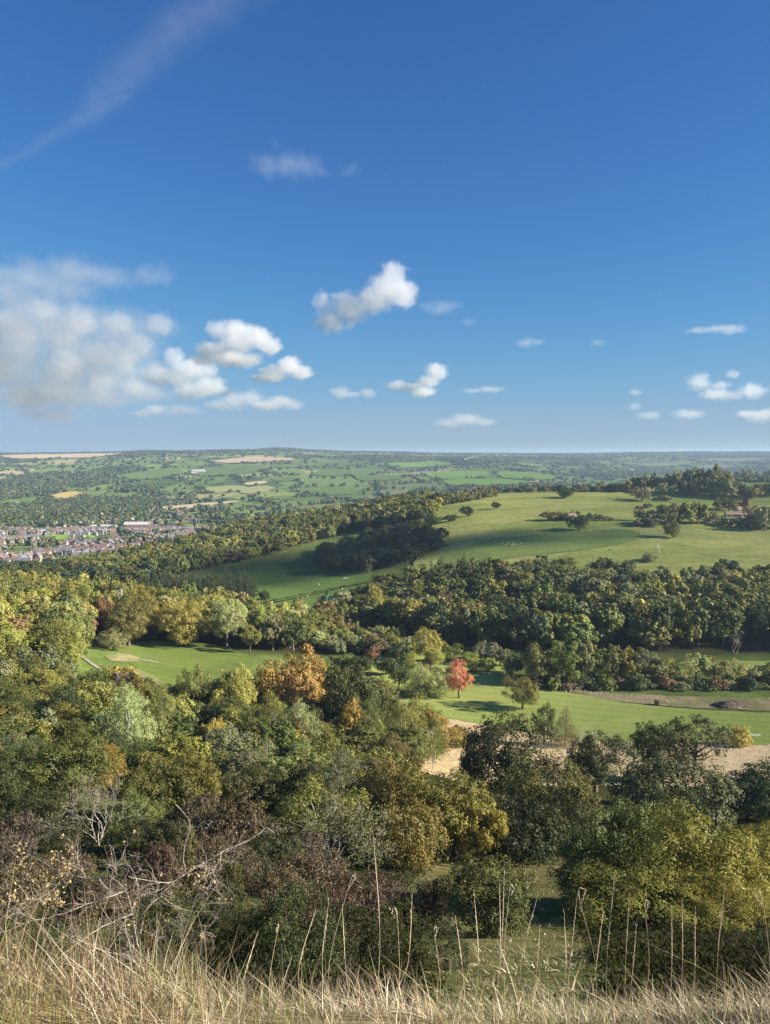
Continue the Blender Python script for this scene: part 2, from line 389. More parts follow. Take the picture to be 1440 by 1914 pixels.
# ------------------------------------------------------------------ terrain
def build_ground():
    X = SG[None] * (DG[:, None] + OFF); Y = np.broadcast_to(DG[:, None], X.shape)
    v = np.stack([X, Y, -DROP], -1).reshape(-1, 3)
    i = np.arange(NW - 1)[:, None] * NS; j = np.arange(NS - 1)[None]
    f = np.stack([i + j, i + j + 1, i + NS + j + 1, i + NS + j], -1).reshape(-1, 4)
    d = Y.ravel(); px = 720 + FPX * (X / (Y + OFF)).ravel()
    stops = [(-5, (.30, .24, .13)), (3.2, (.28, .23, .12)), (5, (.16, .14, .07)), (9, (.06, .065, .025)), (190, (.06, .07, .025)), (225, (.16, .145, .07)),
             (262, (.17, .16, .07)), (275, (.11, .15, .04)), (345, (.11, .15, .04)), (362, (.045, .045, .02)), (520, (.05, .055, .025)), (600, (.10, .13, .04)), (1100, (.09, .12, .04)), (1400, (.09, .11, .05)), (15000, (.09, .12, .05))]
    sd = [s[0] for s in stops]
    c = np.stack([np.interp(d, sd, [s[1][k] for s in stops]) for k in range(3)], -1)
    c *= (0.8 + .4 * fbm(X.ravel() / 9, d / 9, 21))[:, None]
    far = smooth((d - 1500) / 500)
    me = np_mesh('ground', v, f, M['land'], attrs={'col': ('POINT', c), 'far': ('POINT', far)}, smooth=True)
    tag(link('ground', me), kind='structure')
build_ground()

def chaikin(p, n=2, closed=True):
    p = np.asarray(p, float)
    for _ in range(n):
        q = np.roll(p, -1, 0)
        p = np.stack([p * .75 + q * .25, p * .25 + q * .75], 1).reshape(-1, 2)
    return p
SHEETS = []
def sheet(name, pts, mat, off=.2, step=None, soft=2, kind='structure'):
    """a piece of land cover laid on the ground: outline in world x, distance"""
    p = chaikin(pts, soft) if soft else np.asarray(pts, float)
    if kind == 'structure' and len(p) > 8:                # no edge in the open is ruled with a ruler
        amp = min(1.0, .0035 * p[:, 1].mean()); q = np.concatenate([p, (p + np.roll(p, -1, 0)) / 2], 1).reshape(-1, 2)
        q = q + np.stack([fbm(q[:, 0] / 5, q[:, 1] / 5, 3, 2) - .5, fbm(q[:, 0] / 5, q[:, 1] / 5, 8, 2) - .5], -1) * 3.2 * amp; p = q
    SHEETS.append(p)
    bm = bmesh.new()
    fc = bm.faces.new([bm.verts.new((x, y, 0)) for x, y in p])
    bmesh.ops.triangulate(bm, faces=[fc])
    lo, hi = p.min(0), p.max(0)
    if step is None: step = max(2.5, .016 * hi[1])
    for ax in (0, 1):
        n = max(2, min(110, int((hi[ax] - lo[ax]) / step)))
        no = (1, 0, 0) if ax == 0 else (0, 1, 0)
        for k in range(1, n):
            co = [0, 0, 0]; co[ax] = lo[ax] + (hi[ax] - lo[ax]) * k / n
            bmesh.ops.bisect_plane(bm, geom=bm.verts[:] + bm.edges[:] + bm.faces[:], plane_co=co, plane_no=no)
    xs = np.array([v.co.x for v in bm.verts]); ys = np.array([v.co.y for v in bm.verts])
    z = ground(xs, ys) + off
    for v, q in zip(bm.verts, z): v.co.z = q
    bmesh.ops.recalc_face_normals(bm, faces=bm.faces)
    if sum(f.normal.z for f in bm.faces) < 0: bmesh.ops.reverse_faces(bm, faces=bm.faces)
    for f in bm.faces: f.smooth = True
    me = bpy.data.meshes.new(name); bm.to_mesh(me); bm.free(); me.materials.append(mat)
    return tag(link(name, me), kind=kind)
def px_poly(pts, **k): return [at(a, b, **k)[:2] for a, b in pts]
def inside(p, x, y):
    """points in polygon"""
    x, y = np.asarray(x, float), np.asarray(y, float); r = np.zeros(x.shape, bool); n = len(p)
    for i in range(n):
        x1, y1 = p[i]; x2, y2 = p[(i + 1) % n]
        c = (y1 > y) != (y2 > y)
        r ^= c & (x < (x2 - x1) * (y - y1) / ((y2 - y1) or 1e-9) + x1)
    return r

# dry rough below the slope, the golf course, the green among the trees
sheet('meadow', px_poly([(690, 1285), (775, 1318), (800, 1325), (880, 1340), (960, 1358), (1060, 1372), (1180, 1380), (1300, 1384), (1440, 1386), (1800, 1386), (1800, 1475), (1440, 1472), (1250, 1470), (1000, 1470), (840, 1460), (720, 1420), (660, 1340)], dmin=120, dmax=330), M['rough'], .10, 2.6)
sheet('fairway', px_poly([(640, 1240), (720, 1290), (770, 1328), (800, 1338), (870, 1350), (960, 1366), (1060, 1380), (1180, 1388), (1300, 1391), (1440, 1393), (1800, 1396), (1800, 1334), (1440, 1334), (1330, 1330), (1200, 1320), (1120, 1304), (1040, 1291), (985, 1279), (960, 1258), (940, 1238), (900, 1225), (860, 1213), (800, 1215), (740, 1225), (690, 1225)], dmin=150, dmax=420), M['fairway'], .18, 2.6)
sheet('fairway', px_poly([(830, 1216), (870, 1218), (985, 1226), (1000, 1219), (900, 1211), (850, 1210)], dmin=150, dmax=420), M['fairway_light'], .26, 2.6, soft=1)
sheet('fairway', px_poly([(1180, 1256), (1260, 1260), (1440, 1264), (1900, 1266), (1900, 1236), (1440, 1236), (1300, 1237), (1200, 1236)], dmin=150, dmax=420), M['fairway_light'], .26, 2.6, soft=1)
sheet('rough', px_poly([(1040, 1287), (1075, 1296), (1110, 1303), (1170, 1314), (1240, 1322), (1330, 1327), (1440, 1330), (1800, 1330), (1800, 1307), (1440, 1307), (1300, 1303), (1200, 1300), (1120, 1295), (1070, 1288)], dmin=150, dmax=420), M['scrub_grass'], .26, 2.6, soft=1)
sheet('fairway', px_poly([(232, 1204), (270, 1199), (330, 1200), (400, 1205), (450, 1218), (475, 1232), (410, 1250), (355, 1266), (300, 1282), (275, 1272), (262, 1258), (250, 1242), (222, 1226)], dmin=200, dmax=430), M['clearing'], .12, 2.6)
sheet('rough', px_poly([(196, 1225), (232, 1221), (264, 1231), (262, 1238), (230, 1237), (200, 1235)], dmin=200, dmax=430), turf_mat('weedy_rough', (.17, .18, .075), (.30, .25, .14), (.15, .17, .06), .09, .35, 2, (1, .6, 1), .9, .4), .2, 2.6, soft=1)
sheet('rough', px_poly([(240, 1252), (262, 1250), (285, 1262), (300, 1276), (300, 1284), (275, 1272), (250, 1262)], dmin=200, dmax=430), bpy.data.materials['weedy_rough'], .22, 2, soft=1)
sheet('path', px_poly([(150, 1228), (170, 1243), (190, 1256), (192, 1252), (174, 1240), (153, 1226)], dmin=200, dmax=430), plain_mat('chalk_path', (.28, .26, .19), (.36, .33, .26), 2), .3, soft=0)
sheet('path', px_poly([(262, 1233), (280, 1235), (297, 1238), (297, 1240), (280, 1237.5), (262, 1235)], dmin=200, dmax=430), bpy.data.materials['chalk_path'], .25, 2, soft=0)
# pasture on the hill to the right, with its brow
sheet('pasture', [(60, 478), (120, 462), (330, 455), (560, 470), (900, 700), (1300, 1300), (1100, 1500), (620, 1330), (420, 1235), (260, 1130), (150, 1020), (75, 960), (50, 880), (52, 800), (42, 720), (30, 640), (20, 590), (25, 540)], M['pasture'], .9, step=14)
sheet('field', px_poly([(1360, 897), (1500, 900), (1640, 908), (1640, 894), (1440, 889), (1340, 889)], dmin=900, dmax=1800), M['field'], 1.6, soft=1)
sheet('pasture', px_poly([(812, 1052), (850, 1034), (910, 1012), (1000, 1002), (1090, 994), (1180, 990), (1205, 1006), (1150, 1022), (1090, 1032), (1010, 1040), (930, 1048), (850, 1066)], dmin=480, dmax=900), turf_mat('green_shaded_pasture', (.110, .180, .044), (.185, .240, .070), (.15, .18, .056), .011, .06, .4, (.5, 1.2, 1), .8, 1.2), 1.25, step=9, soft=2)  # greener grass, darkened too for the shade lying on the low pasture
# sheep fields of the side valley
sheet('field', px_poly([(325, 1102), (350, 1092), (400, 1082), (470, 1066), (530, 1056), (580, 1046), (610, 1036), (640, 1018), (668, 1010), (664, 1024), (690, 1060), (700, 1086), (640, 1098), (590, 1113), (540, 1122), (480, 1132), (400, 1126), (350, 1112)], dmin=430, dmax=1000), M['field'], .9)
sheet('field', px_poly([(478, 1136), (540, 1124), (590, 1115), (640, 1101), (720, 1086), (720, 1110), (640, 1140), (560, 1165), (500, 1165)], dmin=430, dmax=800), M['field'], 1.0, soft=1)
sheet('field', px_poly([(255, 1092), (285, 1082), (330, 1084), (315, 1096), (280, 1100)], dmin=430, dmax=1000), M['field'], 1.0)
# the grassy strip and path low on the near slope
sheet('slope_grass', px_poly([(740, 1700), (760, 1660), (800, 1610), (860, 1575), (1000, 1585), (1060, 1598), (1080, 1700), (1090, 1760)], dmin=25, dmax=130) + [(5.6, 18), (3.2, 8), (.6, 7), (1.4, 18), (1.5, 28)], M['scarp'], .05, step=1.2)
sheet('path', px_poly([(855, 1577), (900, 1579), (960, 1585), (1010, 1592), (1060, 1602), (1120, 1612), (1120, 1600), (1060, 1590), (1000, 1580), (940, 1573), (880, 1568)], dmin=50, dmax=130), plain_mat('trodden_path', (.26, .21, .16), (.36, .30, .24), 1.2, bump=.5), .14, soft=1, step=1.2)

# far fields
FF = [
 ('g', [(212, 893), (240, 884), (300, 878), (338, 876), (345, 884), (300, 896), (250, 897)]),
 ('g', [(350, 884), (392, 873), (470, 871), (520, 873), (490, 881), (440, 888), (380, 893)]),
 ('g', [(490, 870), (560, 868), (620, 862), (600, 872), (545, 876)]),
 ('p', [(378, 862), (430, 859), (500, 855), (562, 857), (520, 864), (440, 867)]),
 ('p', [(0, 851), (70, 849), (200, 849), (250, 848), (210, 856), (60, 858), (0, 857)]),
 ('p', [(450, 905), (490, 899), (505, 903), (470, 909)]),
 ('l', [(380, 912), (430, 908), (470, 910), (440, 920), (395, 924)]),
 ('l', [(440, 915), (490, 908), (520, 912), (500, 922), (455, 925)]),
 ('g', [(500, 895), (560, 890), (565, 897), (520, 902)]),
 ('g', [(500, 930), (545, 926), (560, 931), (520, 936)]),
 ('g', [(570, 885), (640, 878), (720, 880), (700, 888), (620, 893)]),
 ('g', [(560, 921), (640, 913), (690, 918), (650, 926), (600, 928)]),
 ('g', [(660, 886), (740, 890), (765, 896), (700, 900), (660, 897)]),
 ('G', [(795, 886), (860, 880), (925, 881), (905, 893), (850, 897), (800, 893)]),
 ('G', [(928, 881), (985, 884), (1035, 889), (1045, 899), (985, 897), (930, 893)]),
 ('G', [(820, 898), (905, 895), (985, 899), (1000, 907), (930, 912), (850, 910)]),
 ('G', [(720, 866), (800, 862), (860, 868), (800, 874), (730, 873)]),
 ('p', [(862, 860), (890, 854), (905, 857), (880, 864)]),
 ('p', [(285, 951), (350, 944), (440, 936), (455, 938), (400, 946), (320, 955)]),
 ('o', [(82, 928), (140, 917), (162, 926), (120, 938)]),
 ('g', [(100, 918), (150, 911), (170, 914), (135, 920)]),
 ('g', [(0, 936), (78, 930), (72, 943), (0, 947)]),
 ('p', [(0, 950), (50, 947), (45, 952), (0, 955)]),
 ('G', [(338, 981), (412, 981), (408, 989), (340, 988)]),
 ('G', [(78, 1004), (120, 997), (190, 1003), (160, 1012), (90, 1014)]),
 ('l', [(1180, 868), (1290, 862), (1300, 867), (1220, 874)]),
 ('l', [(1310, 858), (1440, 856), (1440, 861), (1330, 863)]),
 ('l', [(1290, 872), (1350, 868), (1380, 874), (1310, 878)]),
 ('g', [(960, 862), (1060, 860), (1080, 864), (980, 868)]),
 ('p', [(1140, 879), (1180, 876), (1190, 880), (1150, 883)]),
]
_fm = {'g': M['field'], 'G': turf_mat('bright_field', (.125, .235, .035), (.155, .25, .05), (.14, .22, .05), .006, .02, .3),
       'l': turf_mat('pale_field', (.20, .23, .09), (.24, .25, .11), (.20, .20, .10), .006, .02, .3),
       'p': turf_mat('stubble_field', (.34, .27, .18), (.40, .32, .22), (.28, .24, .15), .006, .02, .3),
       'o': turf_mat('ochre_field', (.36, .27, .10), (.32, .26, .10), (.24, .22, .08), .006, .02, .3)}
FAR_FIELDS = []
for c_, pp in FF:
    w = px_poly(pp, dmin=1250, dmax=9000)
    dm = np.mean([q[1] for q in w])
    if max(q[1] for q in w) > 2.2 * min(q[1] for q in w): continue
    sheet('field', w, _fm[c_], .0007 * dm + .5, step=max(18, .012 * dm), soft=1)
    FAR_FIELDS.append(SHEETS[-1])

# ------------------------------------------------------------------ clouds: real volumes of vapour, kilometres away
def cloud_mat(name, dens, aniso=.25, alb=1.0):
    m, nt = new_mat(name); q = NT(nt)
    a = q.n('ShaderNodeAttribute', attribute_name='density')
    v = q.n('ShaderNodeVolumePrincipled'); v.inputs['Color'].default_value = (.955 * alb, .96 * alb, .975 * alb, 1); v.inputs['Anisotropy'].default_value = aniso
    v.inputs['Density Attribute'].default_value = ''
    q.l(q.math('MULTIPLY', a.outputs['Fac'], dens), v.inputs['Density'])
    o = q.n('ShaderNodeOutputMaterial'); q.l(v.outputs[0], o.inputs['Volume'])
    return m
def cloud(label, d, puffs, dens=.012, noise_px=26, amp=.75, edge=.35, res=110, aniso=.25, alb=1.0, world_pos=False):
    """puffs: (photo x, photo y, radius across, radius up, shift in depth), all in photo pixels at distance d"""
    k = d / FPX
    P = []
    for p in ([] if world_pos else puffs):
        px, py, rx = p[:3]; rz = p[3] if len(p) > 3 else rx * .8; dy = p[4] if len(p) > 4 else 0
        P.append((bearing(px, py) * d, d + dy * k, -tpy(py) * d, rx * k, rz * k))
    if world_pos: P = list(puffs); k = 4.0
    A = np.array(P); c0 = A[:, :3].mean(0)
    lo = (A[:, :3] - A[:, 3:4] * 1.25).min(0); hi = (A[:, :3] + A[:, 3:4] * 1.25).max(0)
    vol = bpy.data.volumes.new('cloud'); o = link('cloud', vol); o.location = c0
    ng = bpy.data.node_groups.new('cloud_form', 'GeometryNodeTree')
    ng.interface.new_socket('Geometry', in_out='INPUT', socket_type='NodeSocketGeometry')
    ng.interface.new_socket('Geometry', in_out='OUTPUT', socket_type='NodeSocketGeometry')
    q = NT(ng)
    pos = q.n('GeometryNodeInputPosition').outputs[0]
    # warp the position a little, then the union of the puffs
    nz = q.n('ShaderNodeTexNoise'); nz.inputs['Scale'].default_value = 1 / (noise_px * 1.6 * k); nz.inputs['Detail'].default_value = 2
    q.l(pos, nz.inputs['Vector'])
    w1 = q.n('ShaderNodeVectorMath', operation='SUBTRACT'); q.l(nz.outputs['Color'], w1.inputs[0]); w1.inputs[1].default_value = (.5, .5, .5)
    w2 = q.n('ShaderNodeVectorMath', operation='MULTIPLY_ADD'); q.l(w1.outputs[0], w2.inputs[0]); w2.inputs[1].default_value = (noise_px * 1.2 * k,) * 3; q.l(pos, w2.inputs[2])
    best = None
    for (x, y, z, rx, rz) in P:
        s1 = q.n('ShaderNodeVectorMath', operation='SUBTRACT'); q.l(w2.outputs[0], s1.inputs[0]); s1.inputs[1].default_value = (x - c0[0], y - c0[1], z - c0[2])
        s2 = q.n('ShaderNodeVectorMath', operation='DIVIDE'); q.l(s1.outputs[0], s2.inputs[0]); s2.inputs[1].default_value = (rx, rx, rz)
        ln = q.n('ShaderNodeVectorMath', operation='LENGTH'); q.l(s2.outputs[0], ln.inputs[0])
        v = q.math('SUBTRACT', 1.0, ln.outputs['Value'])
        if best is None: best = v
        else:
            mx = q.n('ShaderNodeMath', operation='SMOOTH_MAX'); q.l(best, mx.inputs[0]); q.l(v, mx.inputs[1]); mx.inputs[2].default_value = .25; best = mx.outputs[0]
    fine = q.math('ADD', q.math('MULTIPLY', q.noise(pos, 1 / (noise_px * k), 7, .62), .62), q.math('MULTIPLY', q.noise(pos, 1 / (noise_px * 3.2 * k), 3, .5), .38))
    val = q.math('MULTIPLY_ADD', q.math('SUBTRACT', fine, .53), amp * 1.9); ng.nodes[-1].inputs[2].default_value = 0
    q.l(best, ng.nodes[-1].inputs[2])
    mr = q.n('ShaderNodeMapRange'); mr.interpolation_type = 'SMOOTHSTEP'; q.l(val, mr.inputs[0]); mr.inputs[1].default_value = 0; mr.inputs[2].default_value = edge
    vc = q.n('GeometryNodeVolumeCube'); q.l(mr.outputs[0], vc.inputs['Density'])
    mn, mxv = lo - c0, hi - c0
    vc.inputs['Min'].default_value = tuple(mn); vc.inputs['Max'].default_value = tuple(mxv)
    big = max(mxv - mn)
    for nm, i in (('Resolution X', 0), ('Resolution Y', 1), ('Resolution Z', 2)): vc.inputs[nm].default_value = max(14, int(res * (mxv - mn)[i] / big))
    sm = q.n('GeometryNodeSetMaterial'); q.l(vc.outputs[0], sm.inputs['Geometry']); sm.inputs['Material'].default_value = cloud_mat('cloud_vapour', dens, aniso, alb)
    go = q.n('NodeGroupOutput'); q.l(sm.outputs[0], go.inputs[0])
    md = o.modifiers.new('form', 'NODES'); md.node_group = ng
    vol.materials.append(sm.inputs['Material'].default_value)
    return tag(o, label, 'cloud', 'clouds over the valley')

cloud('bright white cumulus cloud with one tall peak, high over the wooded hills', 5200,
      [(738, 512, 30, 34), (722, 540, 44, 36), (752, 548, 36, 32), (696, 563, 46, 28), (655, 580, 44, 28), (618, 600, 38, 32), (603, 564, 22, 24), (645, 560, 30, 20)], .0072, 15, 1.1, .5, 220)
cloud('small faint scrap of cloud trailing beside the tall white cumulus', 5200, [(826, 575, 36, 17), (800, 572, 24, 12), (850, 570, 24, 10), (876, 602, 20, 12)], .0020, 16, .8, .9, 70)
cloud('wide white cumulus with a crisp arched top above the town side of the sky', 6500,
      [(408, 618, 30, 20), (440, 620, 38, 26), (474, 630, 40, 26), (505, 646, 30, 20), (440, 644, 44, 22), (400, 655, 46, 18), (440, 672, 60, 16), (380, 672, 30, 14)], .0074, 13, 1.0, .45, 220)
cloud('small domed white cloud right of the arched cumulus', 7500, [(540, 684, 30, 22), (512, 696, 32, 16), (562, 696, 26, 16), (500, 706, 40, 9)], .0075, 11, .85, .38, 150)
cloud('lumpy double cloud below and left of the arched cumulus', 7500,
      [(326, 668, 26, 24), (352, 690, 44, 28), (335, 706, 38, 24), (388, 722, 42, 24), (360, 732, 44, 18), (415, 730, 26, 14), (385, 690, 30, 22), (300, 700, 40, 30)], .0052, 13, .95, .5, 180)
cloud('great grey cloud bank spreading over the town', 6000,
      [(40, 610, 110, 75, 20), (140, 615, 110, 75, -20), (225, 620, 95, 62, 10), (295, 608, 56, 28, 0), (20, 690, 130, 85, -20), (130, 690, 120, 80, 20), (215, 685, 95, 65, 0), (262, 660, 50, 34, 10), (70, 740, 140, 45, 0), (180, 740, 110, 34, 0), (-70, 660, 150, 110, 0), (270, 735, 80, 24, 0), (80, 775, 90, 16, 10), (330, 765, 70, 10, 0)], .0020, 30, 1.15, .9, 170, alb=.84)
cloud('brighter billows within the great grey bank', 5900,
      [(115, 640, 42, 36), (170, 660, 38, 34, 30), (232, 668, 40, 34), (266, 648, 30, 26, -20), (150, 600, 42, 34), (212, 598, 38, 30, 20), (295, 604, 34, 26), (60, 650, 48, 42, -30), (20, 604, 44, 36), (100, 722, 46, 34), (192, 716, 40, 30), (38, 740, 40, 28), (250, 720, 34, 24), (80, 580, 40, 26), (140, 690, 40, 36, -30), (-10, 690, 44, 38)], .0034, 15, 1.3, .55, 250, alb=.90)
cloud('soft grey cloud layer above the great bank', 5500,
      [(50, 515, 90, 42), (140, 508, 80, 36), (20, 550, 100, 36), (120, 540, 90, 34), (-50, 525, 110, 50), (200, 520, 70, 22), (285, 516, 56, 24)], .0017, 24, 1.1, .9, 140, alb=.88)
cloud('flat small cloud just right of the great bank, low in the sky', 10000, [(440, 748, 40, 21), (470, 744, 32, 20), (412, 758, 40, 14), (498, 758, 40, 13)], .0028, 11, .95, .7, 120)
cloud('small pale cloud low above the left hill fields', 10000, [(525, 750, 36, 15), (545, 757, 30, 11), (495, 758, 30, 8)], .0028, 13, .75, .65, 80)
cloud('little round cloud low under the great bank', 10000, [(292, 765, 26, 13), (270, 772, 28, 8)], .003, 12, .75, .6, 70)
cloud('white cloud puff with a grey tail low over the valley middle', 9000, [(816, 694, 26, 20), (800, 712, 26, 15), (745, 722, 26, 13), (775, 722, 30, 8), (790, 732, 30, 12)], .0055, 9, .9, .42, 150)
cloud('two tiny pale clouds side by side low over the valley', 9500, [(637, 733, 26, 14), (688, 735, 20, 11), (660, 738, 24, 6)], .003, 11, .75, .65, 80)
cloud('long flat cloud streak right of the white puff', 9500, [(915, 728, 38, 7), (885, 730, 30, 5)], .0021, 9, .95, .85, 80)
cloud('tiny white cloud alone in the clear blue', 7500, [(984, 640, 26, 12), (1005, 640, 20, 8)], .0021, 9, .95, .85, 60)
cloud('faint speck of cloud in the clear blue', 7500, [(1118, 641, 20, 8)], .0014, 9, .75, .7, 50)
cloud('thin flat white cloud highest over the right-hand hill', 7000, [(1340, 615, 30, 9), (1365, 616, 34, 11), (1310, 617, 34, 6)], .0026, 10, 1.0, .75, 90)
cloud('broken cluster of small white clouds over the farm hill', 9500, [(1310, 714, 28, 22), (1335, 736, 34, 15), (1365, 740, 30, 12), (1370, 700, 18, 11), (1408, 731, 34, 17), (1345, 720, 24, 10)], .0030, 9, 1.15, .6, 150)
cloud('pair of tiny clouds low left of the broken cluster', 11000, [(1215, 776, 26, 11), (1187, 759, 16, 8), (1187, 733, 18, 9)], .0022, 10, .95, .8, 70)
cloud('small flat cloud low beneath the broken cluster', 11000, [(1290, 775, 36, 10), (1275, 770, 24, 7)], .0022, 10, .95, .8, 70)
cloud('pale cloud low over the right-hand skyline', 11000, [(1425, 778, 38, 14), (1400, 774, 30, 9), (1470, 770, 46, 16)], .0026, 12, .75, .65, 80)
cloud('faint long cloud just above the far middle hills', 12000, [(870, 784, 44, 15), (838, 791, 36, 9), (905, 789, 30, 9)], .0016, 12, .8, .7, 90)
cloud('wispy torn cloud with a thin upright plume, alone high up', 4500, [(538, 306, 56, 24), (572, 312, 50, 22), (500, 306, 44, 26), (513, 270, 14, 24), (600, 320, 30, 10), (650, 318, 30, 12)], .0020, 24, 1.3, 1.3, 110)
_sp = np.array([(-60, 342, 7), (0, 308, 8), (75, 269, 9), (125, 240, 11), (165, 208, 17), (205, 170, 26), (245, 132, 32), (276, 104, 28), (330, 55, 34), (380, 15, 36), (460, -40, 42)], float)
_st = np.linspace(0, len(_sp) - 1, 40)
cloud('long thin diagonal streak of high cloud, like a spread vapour trail', 9000,
      [(np.interp(t, range(len(_sp)), _sp[:, 0]), np.interp(t, range(len(_sp)), _sp[:, 1]), 20 + 1.5 * np.interp(t, range(len(_sp)), _sp[:, 2]), np.interp(t, range(len(_sp)), _sp[:, 2]) * 1.25) for t in _st], .00040, 34, .62, 1.5, 190)
cloud('thin bright tail of the diagonal streak, running down to the edge of the sky', 9000,
      [(x, 330 - (x + 40) * .545, 26, 8) for x in range(-60, 240, 14)], .0005, 20, .55, 1.4, 170)
def over(x, d, t_z):                                      # the point of the sky that shades a point of the ground
    z = gz(x, d); k = (t_z - z) / sdir.z; return np.array([x + sdir.x * k, d + sdir.y * k, t_z])
cloud('unseen cumulus cloud added beyond the view to the right, to shade the side valley', 0, [(*(over(-60, 665, 880) + np.array(o)), rx, rz) for o, rx, rz in (((0, 0, 0), 75, 40), ((-50, 10, 5), 60, 34), ((55, -5, 0), 62, 36), ((10, 45, 8), 55, 32), ((-20, -40, 0), 55, 30), ((90, 20, -4), 50, 26))], .022, 14, .7, .5, 80, world_pos=True)  # cloud added out of view so that its shadow falls on the valley
cloud('unseen thin cloud scrap added right of the view, to half shade the low pasture', 0, [(*(over(150, 640, 880) + np.array(o)), rx, rz) for o, rx, rz in (((0, 0, 0), 60, 22), ((50, 12, 3), 52, 20), ((-55, -8, 0), 50, 20), ((100, 20, 2), 45, 16))], .012, 14, .8, .6, 70, world_pos=True)  # second unseen cloud, added to dim the low pasture
# ------------------------------------------------------------------ plants: shapes shared by alike plants (unit width), then placed
def cards(C, N, a, b, rng, droop=None, bend=.25):
    """leaf sprays: one pointed leaf-shaped quad each, facing N, folded a little"""
    n = len(C)
    N = N / (np.linalg.norm(N, axis=1)[:, None] + 1e-9)
    R = rng.normal(size=(n, 3))
    if droop is not None: R = R * (1 - droop) + np.array([0, 0, -2.2]) * droop
    U = R - (R * N).sum(1)[:, None] * N; U /= np.linalg.norm(U, axis=1)[:, None] + 1e-9
    V = np.cross(N, U)
    A = (a * rng.uniform(.6, 1.3, n))[:, None]; B = (b * rng.uniform(.6, 1.3, n))[:, None]
    sh = rng.uniform(-.35, .35, n)[:, None]
    p = np.stack([C - U * A, C + V * B + U * A * sh - N * B * bend, C + U * A, C - V * B + U * A * sh - N * B * bend], 1).reshape(-1, 3)
    return p, np.arange(4 * n).reshape(n, 4)
def shell(centres, radii, n, rng, squash=(1, 1, 1), up=.25, inner=.55, cc=(0, 0, 0), mixn=.55):
    """points on the outer sides of the blobs, and their facing"""
    w = radii ** 2; k = rng.choice(len(radii), n, p=w / w.sum())
    D = rng.normal(size=(n, 3)); D[:, 2] += up
    out = centres[k] - np.asarray(cc); out /= np.linalg.norm(out, axis=1)[:, None] + 1e-6
    D /= np.linalg.norm(D, axis=1)[:, None]
    D = D + out * .55; D /= np.linalg.norm(D, axis=1)[:, None]
    r = radii[k] * (inner + (1.08 - inner) * rng.random(n) ** .45)
    C = centres[k] + D * r[:, None] * np.asarray(squash)
    N = D * mixn + rng.normal(size=(n, 3)) * (1 - mixn) * .8
    return C, N
def spiral(n, rng, jit=.25):
    i = np.arange(n) + .5; ph = np.arccos(1 - 2 * i / n); th = np.pi * (1 + 5 ** .5) * i
    d = np.stack([np.cos(th) * np.sin(ph), np.sin(th) * np.sin(ph), np.cos(ph)], -1) + rng.normal(size=(n, 3)) * jit
    return d / np.linalg.norm(d, axis=1)[:, None]
# style: height for width 1, number of blobs, blob size, where the crown starts, clear stem
STYLE = {'round': (1.10, 30, .20, .20), 'oval': (1.65, 34, .19, .16), 'wide': (.85, 34, .17, .22), 'birch': (2.1, 44, .15, .12), 'conifer': (2.6, 40, .14, .06),
         'slim': (2.3, 26, .20, .05), 'willow': (1.0, 34, .17, .10), 'bush': (.85, 26, .22, -.05), 'dome': (.75, 40, .17, -.08), 'gorse': (.7, 40, .12, -.1), 'open': (1.15, 26, .14, .25), 'scrub': (.72, 34, .15, -.08)}
LOD = {'fine': (44000, .0084, .0054), 'near': (15500, .0140, .0094), 'mid': (7600, .024, .0155), 'far': (2200, .045, .030), 'tiny': (330, .12, .085)}
def branchy(g, p, d, L, r, depth, rng, mi=0, spread=.6, up=.15, k=5, tips=None, kink=.18, seg=4, shrink=.66, kids=(2, 4), rmin=.0006):
    pts = [np.array(p, float)]; d = np.array(d, float); rr = [r]
    for i in range(seg):
        d = d + rng.normal(size=3) * kink + np.array([0, 0, up * .3]); d /= np.linalg.norm(d)
        pts.append(pts[-1] + d * L / seg); rr.append(max(rmin, r * (1 - .55 * (i + 1) / seg)))
    g.tube(pts, rr, k, mi)
    if tips is not None: tips.append((pts[-1], d, depth))
    if depth <= 0: return
    for _ in range(rng.integers(*kids) if kids[1] > kids[0] else kids[0]):
        i = rng.integers(max(1, seg // 2), seg + 1)
        nd = d + rng.normal(size=3) * spread; nd[2] += up; nd /= np.linalg.norm(nd)
        branchy(g, pts[i], nd, L * shrink * rng.uniform(.75, 1.2), rr[i] * .72, depth - 1, rng, mi, spread, up, max(3, k - 1), tips, kink, seg, shrink, kids, rmin)

